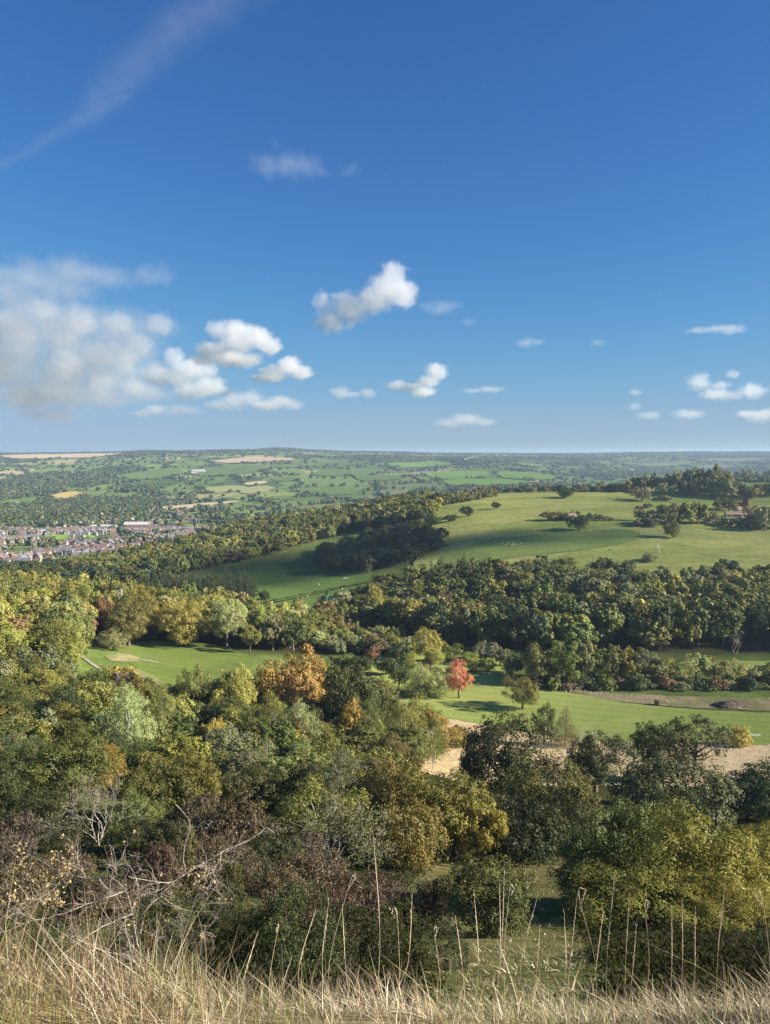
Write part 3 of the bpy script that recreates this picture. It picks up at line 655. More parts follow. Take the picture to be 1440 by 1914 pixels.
CACHE = {}
def crown_data(style, seed, lod):
    """leaf verts, faces, per leaf random; and a Geo with trunk and limbs"""
    rng = np.random.default_rng(abs(hash((style, lod))) % 1 + seed * 77 + list(STYLE).index(style) * 1009 + list(LOD).index(lod) * 31)
    H, nb, br, c0 = STYLE[style]; n, a, b = LOD[lod]
    if lod == 'tiny': nb = max(7, nb // 4); br *= 1.5
    elif lod == 'far': nb = int(nb * .62); br *= 1.2
    T = Geo(); zc = H * (c0 + 1) / 2; hz = H * (1 - c0) / 2
    droop = None; up = .35; sq = (1, 1, 1); inner = .6
    if style == 'conifer' or style == 'slim':
        cs, rs = [], []
        for i in range(nb):
            t = (i + .5) / nb; z = H * (c0 + (1 - c0) * t); w = (.5 * (1 - t) ** .8 + .03) if style == 'conifer' else .46 * math.sin(math.pi * min(1, .16 + .84 * (1 - t) ** .75)) * .95 + .03
            for j in range(3 if lod != 'tiny' else 1):
                th = rng.uniform(0, 6.283); q = w * rng.uniform(.5, .78)
                cs.append((q * math.cos(th), q * math.sin(th), z + rng.normal() * .03)); rs.append(max(.035, w * (.48 if style == 'conifer' else .55)))
        C, R = np.array(cs), np.array(rs); sq = (1, 1, .55); up = .1; mixn = .6
    else:
        D = spiral(nb, rng)
        rad_ = rng.uniform(.55, .80, nb)[:, None]
        ax = np.array([.5, .5, hz])
        if style in ('birch', 'willow'):
            rad_ = rng.uniform(.35, .85, nb)[:, None]
        C = D * rad_ * ax + np.array([0, 0, zc])
        if style in ('round', 'wide', 'oval', 'open'):               # uneven outline: one side fuller, a sub-crown or two
            C[:, :2] += rng.normal(size=2) * .04; C[:, 2] += np.where(C[:, 2] < zc, .12 * hz, 0)
            big = rng.choice(nb, 3); C[big] += D[big] * .10
        R = br * rng.uniform(.6, 1.4, nb)
        if style in ('round', 'wide', 'oval', 'open', 'bush', 'dome'):      # gaps, and an outline of its own
            k = rng.permutation(nb)[: int(nb * (.82 if style not in ('dome', 'bush') else 1))]; C, R, D = C[k], R[k], D[k]; nb = len(k)
            wob = fbm(C[:, 0] * 2.2 + seed * 9, C[:, 2] * 2.2 + C[:, 1] * 1.7, 90 + seed, 2)[:, None]
            C = np.array([0, 0, zc]) + (C - np.array([0, 0, zc])) * ((.72 + .62 * wob) if style not in ('dome', 'bush') else (.86 + .34 * wob))
        if style == 'birch':
            taper = np.clip((H - C[:, 2]) / (H * .62), .22, 1) ; C[:, :2] *= taper[:, None]; R *= .75 + .35 * taper; droop = .62; sq = (.85, .85, 1.35); up = .1
        if style == 'willow': droop = .75; sq = (.9, .9, 1.3); up = .5
        if style in ('bush', 'dome', 'gorse', 'scrub'):
            C[:, 2] = np.abs(C[:, 2] - 0) * .98; up = .45
        if style == 'open': inner = .3; n = int(n * .40)
        if style == 'scrub': inner = .2; n = int(n * .6)
        mixn = .82
    if lod != 'tiny' and style not in ('conifer', 'slim'):
        m = 7 if lod == 'far' else 13                                  # every bough carries its own clumps of leaves
        k = np.repeat(np.arange(len(R)), m); D2 = rng.normal(size=(len(k), 3)); D2[:, 2] += .3
        out = C[k] - np.array([0, 0, zc * .8]); out /= np.linalg.norm(out, axis=1)[:, None] + 1e-6
        D2 = D2 / np.linalg.norm(D2, axis=1)[:, None] + out * .5; D2 /= np.linalg.norm(D2, axis=1)[:, None]
        C2 = C[k] + D2 * (R[k] * rng.uniform(.55, 1.12, len(k)))[:, None] * np.asarray(sq)
        R2 = R[k] * rng.uniform(.22, .46, len(k)) * (1.2 if lod == 'far' else 1)
        n1 = int(n * .80)
        P, N = shell(C2, R2, n1, rng, sq, up, .35, (0, 0, zc * .8), mixn)
        P2, N2 = shell(C, R * .85, n - n1, rng, sq, up, .45, (0, 0, zc * .8), mixn); P, N = np.concatenate([P, P2]), np.concatenate([N, N2])
    else: P, N = shell(C, R, n, rng, sq, up, inner, (0, 0, zc * .8), mixn)
    if style == 'gorse': N = rng.normal(size=N.shape)
    keep = P[:, 2] > (.02 * H if c0 <= 0 else c0 * H * .55); P, N = P[keep], N[keep]
    ext = np.percentile(np.abs(P[:, :2]), 96) / .5; P[:, :2] /= ext                     # true unit width, true height
    zt_ = np.percentile(P[:, 2], 99.3); P[:, 2] *= H / zt_; C = C * np.array([1 / ext, 1 / ext, H / zt_])
    aa = a * (1.5 if style in ('birch', 'willow') else 1.0) * (1.6 if lod == 'tiny' else 1)
    bb = b * (.55 if style in ('birch', 'willow', 'gorse') else 1.0) * (1.4 if lod == 'tiny' else 1)
    if style == 'conifer': aa *= 1.2; bb *= .8
    v, f = cards(P, N, np.full(len(P), aa), np.full(len(P), bb), rng, droop)
    r = np.clip(rng.beta(2.2, 2.2, len(P)) * .8 + vnoise(P[:, 0] * 7, P[:, 2] * 7 + P[:, 1] * 5, seed) * .3, 0, 1)
    # stem and limbs
    if lod != 'tiny':
        tw = {'conifer': .022, 'slim': .02, 'birch': .020, 'bush': .02, 'dome': .02, 'gorse': .012}.get(style, .034)
        zt = zc if style not in ('conifer', 'slim', 'birch') else H * .85
        if style in ('bush', 'dome', 'gorse', 'scrub'):
            for s in range(46 if style == 'scrub' else 5):
                th = rng.uniform(0, 6.28); e = np.array([math.cos(th) * .25, math.sin(th) * .25, H * .55]); 
                if style == 'scrub': q_ = rng.uniform(.1, .55); e = np.array([math.cos(th) * q_, math.sin(th) * q_, H * rng.uniform(.5, 1.05) * (1 - .5 * q_)])
                w_ = tw * (.35 if style == 'scrub' else 1); T.tube([(0, 0, -.05), e * .5 + [0, 0, .05] + rng.normal(size=3) * .03, e], [w_, w_ * .7, w_ * .25], 4)
        else:
            pts = [(0, 0, -.06), (0, 0, .02)] + [(rng.normal() * .012 * i, rng.normal() * .012 * i, zt * i / 4) for i in range(1, 5)]
            T.tube(pts, [tw * 1.7, tw * 1.2, tw, tw * .85, tw * .6, tw * .3], 7 if lod == 'near' else 5)
            order = rng.permutation(len(C))[: (16 if lod != 'far' else 6)]
            for i in order:
                e = C[i]; s0 = np.array(pts[3]) * (1 - .5) + np.array([0, 0, min(e[2] * .75, zt * .9)]) * .5
                mid = (s0 + e) / 2 + np.array([0, 0, -.03])
                T.tube([s0, mid, e], [tw * .5, tw * .3, tw * .1], 4)
    return v, f, r, T, H
def plant_mesh(style, seed, lod, leaf, bark, joined):
    key = (style, seed, lod, leaf, bark, joined)
    if key not in CACHE:
        v, f, r, T, H = crown_data(style, seed, lod)
        if joined:
            g = Geo(); g.add(v, f, 0, r)
            for vv, ff in zip(T.v, [None] * len(T.v)): pass
            off = 0
            if T.n:
                tv = np.concatenate(T.v); tf = np.concatenate(T.f[4]); g.add(tv, tf, 1)
            CACHE[key] = (g.mesh('tree_form', [M[leaf], M[bark]]), None, H)
        else:
            cm = np_mesh('crown', v, f, M[leaf], attrs={'rnd': ('FACE', r)})
            CACHE[key] = (cm, T.mesh('trunk', M[bark], True) if T.n else None, H)
    return CACHE[key]
SHADES = dict(scrubby=(.115, .088, .058), bramble=(.092, .060, .044), dark=(.058, .072, .023), deep=(.040, .056, .022), mid=(.098, .115, .030), olive=(.125, .130, .036), yg=(.190, .187, .045), lime=(.21, .23, .050), gold=(.26, .24, .060), amber=(.27, .19, .045),
              orange=(.38, .20, .055), rust=(.19, .105, .058), brown=(.16, .105, .06), red=(.40, .15, .095), grey=(.150, .152, .074), pale=(.24, .245, .10), plum=(.105, .080, .068), blue=(.050, .080, .042), bronze=(.120, .105, .038))
PR = np.random.default_rng(4); LIGHT = 1.4
def plant(name, style, x, d, W, H, shade, label, cat='tree', group=None, autumn=0.0, lod='mid', seed=None, leaf='leaf', bark='bark', parts=True, sink=.0, jit=.14, z=None):
    seed = int(PR.integers(0, 6 if lod == 'far' else 4 if lod == 'mid' else 2)) if seed is None else seed
    if lod in ('near', 'fine'): seed = seed % 2
    if lod == 'mid': seed = seed % 4
    cm, tm, h1 = plant_mesh(style, seed, lod, leaf, bark, not parts)
    c = LIGHT * np.array(SHADES[shade] if isinstance(shade, str) else shade) * (1 + np.clip(PR.normal(size=3), -1.2, 1.2) * np.array([.5, .3, .5]) * jit) * (1 + np.clip(PR.normal(), -1.5, 1.5) * jit)
    rgba = (*np.clip(c, .01, .8), autumn)
    if z is None: z = gz(x, d)
    loc = (x, d, z - sink); rz = PR.uniform(0, 6.283); sc = (W * PR.uniform(.9, 1.15), W * PR.uniform(.88, 1.12), H / h1)
    if parts and tm:
        r = empty(name, loc, rz); r.scale = sc
        o = link('crown', cm, r); o.color = rgba
        link('trunk', tm, r)
    else:
        r = link(name, cm, None, loc); r.rotation_euler = (0, 0, rz); r.scale = sc; r.color = rgba
    return tag(r, label, cat, group)
def hero(px, d, top, wpx, style, shade, label, name='broadleaf_tree', base=None, dr=(8, 14000), cat=None, group=None, autumn=0.0, lod='mid', **k):
    """a single plant by its photo column, distance and the photo row of its top; or standing at a photo row (base)"""
    if base is not None:
        _, d, _ = at(px, base, *dr)
    x = bearing(px, base or (top + 40)) * d; z = gz(x, d)
    H = max(.5, -tpy(top) * d - z); W = wpx / FPX * d * .95
    if cat is None: cat = {'bush': 'bush', 'shrub': 'shrub'}.get(name.split('_')[-1], 'tree')
    return plant(name, style, x, d, W, H, shade, label, cat, group, autumn, lod, z=z, **k)
# ------------------------------------------------------------------ woods
def wpoly(pts): return [((px - 720) / FPX * 1.01 * d, d) for px, d in pts]
def jittered(poly, sp, rng, jit=.42):
    p = np.array(poly); lo, hi = p.min(0), p.max(0)
    xs, ys = np.arange(lo[0], hi[0], sp), np.arange(lo[1], hi[1], sp * .92)
    X, Y = np.meshgrid(xs, ys); X[1::2] += sp / 2
    X = X + rng.uniform(-jit, jit, X.shape) * sp; Y = Y + rng.uniform(-jit, jit, Y.shape) * sp
    k = inside(poly, X, Y); return X[k], Y[k]
ADJ = dict(scrubby='brown twiggy', bramble='reddish brown', dark='dark green', deep='very dark green', mid='mid green', olive='olive green', yg='yellow-green', lime='bright lime-yellow', gold='golden yellow', amber='amber', orange='orange', rust='rust-brown', brown='brown',
           grey='grey-green', pale='pale green', plum='purplish brown', blue='blue-green', bronze='bronze green')
FORM = dict(round='round-headed tree', oval='tall oval tree', wide='broad spreading tree', conifer='pointed conifer tree', birch='slender drooping tree', slim='narrow tree', open='thin-leaved tree', bush='rounded bush')
def pick(rng, pal):
    k = list(pal); w = np.array([pal[q] for q in k], float); return k[rng.choice(len(k), p=w / w.sum())]
STUFF = []                                           # (x, d, W, H, shade, style) of the trees past the count
MARKS = [(553, 1260, 'the great orange tree'), (655, 1290, 'the dark spreading tree'), (780, 1360, 'the golden-green birch'), (240, 1350, 'the large pale birch'), (395, 1360, 'the small amber tree'), (350, 1165, 'the big yellow tree'), (240, 1160, 'the great bronze tree'), (160, 1170, 'the rust-red tree'), (213, 1200, 'the pale willow'),
         (70, 1230, 'the great green tree'), (484, 1150, 'the bright yellow tree'), (10, 1230, 'the yellow tree at the edge'), (300, 1235, 'the small green'), (224, 1108, 'the twin-topped tower'), (600, 1190, 'the scrub'), (185, 1520, 'the grey willow shrub'), (505, 1405, 'the dead snag'), (680, 1400, 'the tall drooping birches'), (470, 1440, 'the dark rounded tree'),
         (1204, 1150, 'the golden tree'), (1365, 1110, 'the amber-topped tree'), (838, 1120, 'the greyish purple tree'), (738, 1140, 'the russet tree'), (1250, 1120, 'the purplish tree'), (1375, 1195, 'the bare pale tree'), (700, 1110, 'the yellow-green corner tree'), (1232, 1040, 'the dead pasture tree'), (1083, 1060, 'the oak below the farmhouse'), (1300, 1210, 'the pale belt trees'), (1060, 1210, 'the fairway belt'), (860, 1200, 'the red maple'),
         (650, 1015, 'the sheep field gate'), (808, 970, 'the pasture corner'), (494, 1110, 'the lone sheep field tree'), (330, 1090, 'the plantation'), (620, 1060, 'the sheep field'), (255, 990, 'the brick hall'), (190, 1040, 'the long white shed'), (100, 1085, 'the low brown roof'), (60, 1020, 'the nearest town houses')]
def place_words(px, py, H, W):
    m = min(MARKS, key=lambda q: abs(q[0] - px) + 1.6 * abs(q[1] - py)); dx, dy = px - m[0], py - m[1]
    rel = ('left of' if dx < 0 else 'right of') if abs(dx) > 1.3 * abs(dy) else ('behind' if dy < 0 else 'before')
    if abs(dx) + abs(dy) > 110: rel = 'well ' + rel
    return f'{rel} {m[2]}'
def size_word(H, W, hm, wm): return 'tall ' if H > hm * 1.12 else 'low ' if H < hm * .86 else 'broad ' if W > wm * 1.13 else 'slight ' if W < wm * .86 else ''
def wood(poly, sp, W, H, pal, styles, place, group, name, rng, limit=300, noun='tree', lod='far', frame=(-60, 1500), hfun=None, rgrid=3, autumn=.12):
    X, Y = jittered(poly, sp, rng)
    o = np.argsort(Y); n = 0
    for x, d in zip(X[o], Y[o]):
        ht = rng.uniform(*H); w = rng.uniform(*W)
        if hfun: ht *= hfun(x, d)
        sh, st = pick(rng, pal), pick(rng, styles)
        if st == 'conifer': w *= .6; sh = 'deep'; 
        px, _ = py_of(x, d, gz(x, d))
        if n < limit and frame[0] < px < frame[1]:
            nm = 'conifer_tree' if st == 'conifer' else name
            plant(nm, st, x, d, w, ht, sh, f'{size_word(ht, w, sum(H) / 2 * (hfun(x, d) if hfun else 1), sum(W) / 2)}{ADJ[sh]} {FORM[st].replace("tree", noun)} {place_words(px, _ - ht / d * FPX * .6, ht, w)}', 'tree', group, autumn * rng.choice([0, 0, .5, 1, 2.2]), lod, parts=False, sink=.3)
            n += 1
        else: STUFF.append((x, d, w, ht, sh, st))
rng = np.random.default_rng(11)
RIGHT = wpoly([(588, 445), (650, 422), (720, 402), (800, 374), (900, 363), (1000, 359), (1440, 357), (1850, 357), (1850, 492), (1440, 500), (1330, 484), (1230, 478), (1120, 498), (1050, 510), (880, 524), (780, 528), (700, 524), (650, 500)])
LIGHT = 1.35
wood(RIGHT, 12, (11.5, 18), (12, 18), dict(dark=4, mid=4, deep=1.5, olive=3.2, blue=2, grey=1.2, bronze=.8, plum=.15, yg=.6, gold=.1), dict(round=4, oval=4, wide=1.5, conifer=.7, open=.6),
     'in the dark wood below the pasture', 'trees of the dark wood below the pasture', 'broadleaf_tree', rng, 300, 'dark-wood tree', hfun=lambda x, d: 1.28 - .45 * smooth((d - 360) / 130) )
LIGHT = 1.45
RIDGE = wpoly([(120, 720), (200, 662), (260, 642), (330, 650), (400, 690), (450, 715), (545, 752), (612, 808), (650, 840), (700, 810), (790, 795), (818, 820), (815, 960), (760, 1005), (640, 1050), (500, 1000), (400, 950), (300, 900), (200, 880), (120, 850)])
wood(RIDGE, 11.5, (11, 16.5), (13, 18), dict(dark=2, mid=4, olive=5, yg=2, bronze=1, pale=1, blue=1, gold=.25), dict(round=5, oval=3.5, wide=2),
     'in the sunny ridge wood beside the pasture', 'trees of the ridge wood between pasture and town', 'woodland_tree', rng, 290, 'ridge-wood tree')
LIGHT = 1.2
COPSE = wpoly([(600, 650), (622, 620), (700, 604), (760, 608), (822, 632), (828, 680), (790, 730), (700, 752), (640, 722), (598, 690)])
wood(COPSE, 10.5, (11, 15), (12, 15.5), dict(dark=5, deep=2, blue=3, mid=2), dict(round=4, oval=3, wide=2),
     'in the shaded copse at the foot of the pasture', 'trees of the shaded copse', 'copse_tree', rng, 120, 'copse tree')
# hill foot left of the ridge wood, and the plantation of conifers behind the near left wood
FOOT = wpoly([(-300, 620), (0, 600), (120, 585), (240, 575), (330, 600), (330, 625), (255, 645), (120, 725), (120, 850), (200, 880), (60, 890), (-300, 890)])
wood(FOOT, 12.5, (11, 16), (10, 15), dict(dark=5, blue=4, deep=2, mid=2, grey=1.2, olive=.8), dict(round=4, oval=3, conifer=1.6, wide=1),
     'on the low ground before the town', 'trees on the low ground before the town', 'valley_tree', rng, 150, 'valley-floor tree')
PLANT = wpoly([(250, 545), (330, 535), (440, 520), (480, 540), (470, 575), (400, 590), (330, 585), (250, 570)])
wood(PLANT, 7.0, (9, 12), (12, 16), dict(deep=1), dict(conifer=1), 'of the plantation behind the yellowing wood', 'plantation conifers', 'conifer_tree', rng, 110, 'plantation tree', autumn=0)

# the yellowing wood round the small green: left part, then its screen along the far side of the green
LIGHT = 1.5
LEFTW = wpoly([(-380, 262), (-100, 256), (60, 262), (130, 285), (150, 318), (130, 352), (200, 368), (330, 376), (420, 370), (500, 366), (560, 372), (620, 390), (640, 420), (560, 430), (440, 434), (330, 452), (180, 470), (0, 455), (-380, 430)])
wood(LEFTW, 10.2, (10.5, 16), (14.5, 20), dict(yg=6, olive=5, mid=2.6, bronze=2, gold=.8, pale=1.4, dark=1, rust=.25, amber=.15), dict(round=5, oval=3.5, wide=2, birch=.6),
     'in the yellowing wood round the small green', 'trees of the yellowing wood round the small green', 'autumn_tree', rng, 230, 'yellowing-wood tree', 'mid', hfun=lambda x, d: 1.12 - .35 * smooth((x + 100) / 90), autumn=.22)
# low scrub and trees from the screen to the golf course
SCRUB = wpoly([(560, 375), (640, 360), (740, 350), (800, 352), (800, 366), (720, 392), (640, 412), (590, 420)])
wood(SCRUB, 7.5, (7, 10.5), (6, 10), dict(pale=3, grey=2, olive=3, mid=2, yg=1.5, brown=.6), dict(round=4, wide=2, bush=2, open=1),
     'in the low scrub at the end of the golf course', 'scrub trees at the end of the golf course', 'scrub_tree', rng, 90, 'scrub tree', 'mid', autumn=.15)
# the near wood that climbs the slope: birches and oaks, in part shade
NEARW = wpoly([(-420, 132), (60, 130), (240, 128), (420, 132), (560, 130), (690, 135), (760, 150), (800, 172), (815, 205), (790, 232), (740, 262), (690, 280), (620, 292), (540, 286), (460, 262), (400, 246), (330, 238), (210, 232), (120, 250), (-420, 250)])
LIGHT = 1.25  # leaf colours kept darker here for the shade on the slope
wood(NEARW, 10.0, (9, 14.5), (10.5, 15), dict(olive=5, mid=5, yg=3, bronze=1.2, dark=5, deep=1.5, grey=1.6, gold=.15, amber=.08, rust=.12, brown=.2), dict(round=3, oval=4, birch=6, wide=1, open=.8),
     'in the mixed wood on the slope', 'trees of the mixed wood on the slope', 'slope_tree', rng, 280, 'slope tree', 'mid', hfun=lambda x, d: (.72 + .32 * smooth((d - 130) / 70)), autumn=.12)
# ------------------------------------------------------------------ far woods, hedges and the trees past the count: masses of low copies
def tree_mass(name, rows, lod='tiny', styles=('round', 'oval', 'wide', 'conifer'), nseed=2):
    """rows: (x, d, W, H, shade or colour, style)"""
    if not rows: return
    col = bpy.data.collections.new(name + '_forms')                  # not linked to the scene
    names = []
    for st in styles:
        for sd in range(nseed):
            cm, _, h1 = plant_mesh(st, sd, lod, 'leaf_stuff', 'bark', True)
            o = bpy.data.objects.new(f'{len(names):02d}', cm); col.objects.link(o); names.append((st, sd, h1))
    idx = {st: [i for i, q in enumerate(names) if q[0] == st] for st in styles}
    n = len(rows)
    x = np.array([r[0] for r in rows]); d = np.array([r[1] for r in rows]); z = ground(x, d) - .4
    r_ = np.random.default_rng(5)
    pick_i = np.array([idx.get(r[5], idx[styles[0]])[r_.integers(0, nseed)] for r in rows])
    sc = np.array([(r[2], r[2] * r_.uniform(.85, 1.15), r[3] / names[i][2]) for r, i in zip(rows, pick_i)], np.float32)
    tint = np.array([SHADES[r[4]] if isinstance(r[4], str) else r[4] for r in rows])
    tint = np.clip(1.35 * tint * (1 + r_.normal(size=(n, 3)) * .05) * (1 + r_.normal(size=(n, 1)) * .13), .01, .9)
    me = bpy.data.meshes.new(name); me.vertices.add(n); me.vertices.foreach_set('co', np.stack([x, d, z], -1).astype(np.float32).ravel())
    me.attributes.new('tint', 'FLOAT_COLOR', 'POINT').data.foreach_set('color', np.concatenate([tint, np.ones((n, 1))], 1).astype(np.float32).ravel())
    me.attributes.new('size', 'FLOAT_VECTOR', 'POINT').data.foreach_set('vector', sc.ravel())
    me.attributes.new('turn', 'FLOAT', 'POINT').data.foreach_set('value', r_.uniform(0, 6.283, n).astype(np.float32))
    me.attributes.new('form', 'INT', 'POINT').data.foreach_set('value', pick_i.astype(np.int32))
    o = link(name, me)
    ng = bpy.data.node_groups.new(name, 'GeometryNodeTree'); q = NT(ng)
    ng.interface.new_socket('Geometry', in_out='INPUT', socket_type='NodeSocketGeometry')
    ng.interface.new_socket('Geometry', in_out='OUTPUT', socket_type='NodeSocketGeometry')
    gi, go = q.n('NodeGroupInput'), q.n('NodeGroupOutput')
    ci = q.n('GeometryNodeCollectionInfo'); ci.inputs['Collection'].default_value = col; ci.inputs['Separate Children'].default_value = True; ci.inputs['Reset Children'].default_value = True
    def named(nm, t):
        a = q.n('GeometryNodeInputNamedAttribute', data_type=t); a.inputs['Name'].default_value = nm; return a.outputs['Attribute']
    ip = q.n('GeometryNodeInstanceOnPoints'); q.l(gi.outputs[0], ip.inputs['Points']); q.l(ci.outputs[0], ip.inputs['Instance'])
    ip.inputs['Pick Instance'].default_value = True; q.l(named('form', 'INT'), ip.inputs['Instance Index'])
    q.l(named('size', 'FLOAT_VECTOR'), ip.inputs['Scale'])
    cx = q.n('ShaderNodeCombineXYZ'); q.l(named('turn', 'FLOAT'), cx.inputs[2])
    er = q.n('FunctionNodeEulerToRotation'); q.l(cx.outputs[0], er.inputs[0]); q.l(er.outputs[0], ip.inputs['Rotation'])
    q.l(ip.outputs[0], go.inputs[0])
    md = o.modifiers.new('copies', 'NODES'); md.node_group = ng
    return tag(o, kind='stuff')
tree_mass('woods', STUFF, 'far', nseed=3, styles=('round', 'oval', 'wide', 'conifer', 'birch', 'bush', 'open'))

def far_country():
    r = np.random.default_rng(21); rows = []
    pal = ['dark', 'dark', 'blue', 'mid', 'mid', 'blue', 'deep', 'grey', 'olive', 'dark']
    n = 104000
    d = np.exp(r.uniform(math.log(1180), math.log(10300), n)); px = r.uniform(-260, 1700, n); x = (px - 720) / FPX * d
    wood_n = fbm(x / 520 + 31, d / 520, 41, 3)                       # where woods stand
    w2 = fbm(x / 90, d / 90, 47, 2)
    # field cells with hedges: distance to the walls of a skewed grid
    c, s = math.cos(.35), math.sin(.35); u = (x * c + d * s) / 210 + fbm(x / 300, d / 300, 51, 2) * 1.3; v = (-x * s + d * c) / 260 + fbm(x / 330, d / 330, 57, 2) * 1.3
    edge = np.minimum(np.abs(u - np.round(u)) * 210, np.abs(v - np.round(v)) * 260)
    left = smooth((560 - px) / 300) * smooth((2900 - d) / 800)        # wooded suburbs round the town
    far_l = smooth((420 - px) / 250) * smooth((d - 2200) / 600)
    dens = np.where(wood_n + .10 * left + .11 * far_l > .528, 1.0, .012 + .16 * left)
    dens = np.maximum(dens, (edge < 7) * .95)
    dens *= np.where(d > 5200, .8, 1)
    keep = r.random(n) < dens
    for p in FAR_FIELDS: keep &= ~inside(p, x, d)
    keep &= ~(inside(SHEETS_PASTURE, x, d))
    town = inside(TOWN, x, d); keep &= ~town | (r.random(n) < .05)
    keep &= ~((d < 1500) & (px > 850))
    x, d = x[keep], d[keep]; m = len(x)
    W = r.uniform(9, 15, m) * (1 + smooth((d - 2500) / 3000) * .7); H = r.uniform(8, 14, m)
    for i in range(m): rows.append((x[i], d[i], W[i], H[i], pal[r.integers(len(pal))], ('round', 'wide', 'oval')[r.integers(3)]))
    for a, b, dd, hh in ((228, 335, 6350, 16), (488, 575, 6500, 22), (560, 668, 6600, 16), (735, 800, 6900, 15), (830, 900, 7000, 12), (1010, 1060, 7000, 14), (1180, 1250, 6800, 13), (1290, 1345, 6600, 18), (1375, 1445, 6500, 17), (20, 70, 6600, 12), (130, 190, 6500, 14)):
        for k in range(int((b - a) * 1.6)):               # woods that stand along the skyline
            px = r.uniform(a, b); d_ = dd + r.normal() * 70
            rows.append(((px - 720) / FPX * d_, d_, r.uniform(16, 26), hh * r.uniform(.8, 1.2) * (1 - .35 * abs(2 * (px - a) / (b - a) - 1) ** 2), 'dark', 'wide'))
    return rows
SHEETS_PASTURE = [p for p in SHEETS if p[:, 1].max() > 1250 and p[:, 1].min() < 480][0]
TOWN = wpoly([(-420, 960), (60, 965), (200, 985), (300, 1090), (420, 1180), (450, 1330), (430, 1480), (300, 1600), (-420, 1650)])
tree_mass('far_woods', far_country())
LIGHT = 1.4
# ------------------------------------------------------------------ single trees and bushes
# golf course
def golf(px, base, top, w, style, shade, label, **k):
    return hero(px, 0, top, w, style, shade, label, base=base, dr=(150, 440), **k)
golf(859, 1306, 1238, 62, 'round', 'red', 'fiery red maple standing alone on the fairway', seed=1, lod='near', name='maple_tree', autumn=.35)
golf(977, 1326, 1267, 66, 'round', 'olive', 'round bronze-green tree alone on the fairway with a long shadow', seed=2, lod='near', autumn=.5)
golf(800, 1302, 1241, 92, 'willow', 'pale', 'weeping willow, pale yellow-green, beside the red maple', seed=0, lod='near', name='willow_tree')
golf(788, 1301, 1275, 38, 'willow', 'lime', 'small low willow at the foot of the big weeping willow', seed=1, name='willow_tree')
golf(746, 1296, 1218, 52, 'oval', 'dark', 'tall dark tree on the left of the weeping willow', seed=3)
golf(802, 1243, 1178, 66, 'round', 'gold', 'large golden-yellow tree behind the willow', seed=0, lod='near')
golf(768, 1252, 1219, 27, 'slim', 'lime', 'small upright yellow tree beside the dark tall tree', seed=1)
golf(816, 1252, 1216, 30, 'slim', 'lime', 'small yellow-green tree below the golden tree', seed=2)
golf(879, 1256, 1220, 31, 'slim', 'lime', 'small yellow tree just behind the red maple', seed=0)
golf(911, 1260, 1229, 30, 'round', 'lime', 'little round lime-yellow tree on the edge of the fairway', seed=2)
golf(952, 1272, 1239, 29, 'oval', 'grey', 'grey-green rounded sapling near the slim conifer', seed=1)
golf(994, 1284, 1243, 22, 'slim', 'grey', 'slim pointed grey-green conifer behind the round bronze-green tree', seed=3, name='conifer_tree')
golf(886, 1257, 1244, 13, 'bush', 'brown', 'tiny brown bush at the foot of the small yellow tree', name='low_bush')
golf(842, 1240, 1205, 36, 'oval', 'mid', 'mid green tree right of the golden-yellow tree', seed=2)
golf(800, 1249, 1228, 22, 'bush', 'rust', 'rust-coloured bush under the golden-yellow tree', name='low_bush')
for i, (px, b, t, w, sh, lb) in enumerate([(905, 1238, 1203, 56, 'grey', 'grey thorn thicket behind the little lime-yellow tree'), (935, 1246, 1212, 44, 'grey', 'grey-brown thicket at the corner of the fairway'), (876, 1236, 1212, 30, 'dark', 'dark bush at the head of the fairway'),
        (965, 1262, 1222, 40, 'dark', 'dark thicket behind the grey-green sapling'), (702, 1240, 1207, 32, 'rust', 'small rust-orange tree at the head of the golf course'), (668, 1262, 1228, 60, 'dark', 'dark leafy tree left of the rust-orange tree'),
        (640, 1258, 1224, 46, 'mid', 'mid green tree at the back of the great orange tree'), (722, 1262, 1232, 36, 'mid', 'mid green bush below the rust-orange tree')]):
    golf(px, b, t, w, 'wide' if i < 4 else 'round', sh, lb, name='fairway_tree')
# tree belt along the right side of the fairway
BELT = [(1008, 1206, 60, 'bronze'), (1035, 1216, 56, 'grey'), (1062, 1200, 58, 'mid'), (1088, 1199, 54, 'grey'), (1112, 1204, 50, 'mid'), (1136, 1208, 48, 'dark'), (1158, 1211, 52, 'yg'), (1186, 1214, 50, 'olive'), (1206, 1221, 46, 'grey'),
        (1228, 1226, 46, 'olive'), (1252, 1231, 44, 'yg'), (1272, 1241, 36, 'pale'), (1302, 1221, 54, 'pale'), (1335, 1226, 46, 'olive'), (1362, 1232, 46, 'pale'), (1392, 1240, 46, 'pale'), (1420, 1248, 44, 'grey'), (1450, 1240, 50, 'dark'), (1490, 1236, 60, 'olive')]
ORD = ['first', 'second', 'third', 'fourth', 'fifth', 'sixth', 'seventh', 'eighth', 'ninth', 'tenth', 'eleventh', 'twelfth', 'thirteenth', 'fourteenth', 'fifteenth', 'sixteenth', 'seventeenth', 'eighteenth', 'nineteenth', 'twentieth', 'twenty-first']
for i, (px, t, w, sh) in enumerate(BELT):
    hero(px, 312 + 3 * math.sin(i * 2.1), t, w * 1.15, 'open' if sh == 'pale' else ('oval' if i % 3 else 'round'), sh, f'{ADJ[sh]} tree, {ORD[i]} from the slim conifer in the belt beside the fairway', name='belt_tree', group='tree belt beside the fairway', lod='mid', autumn=.25)
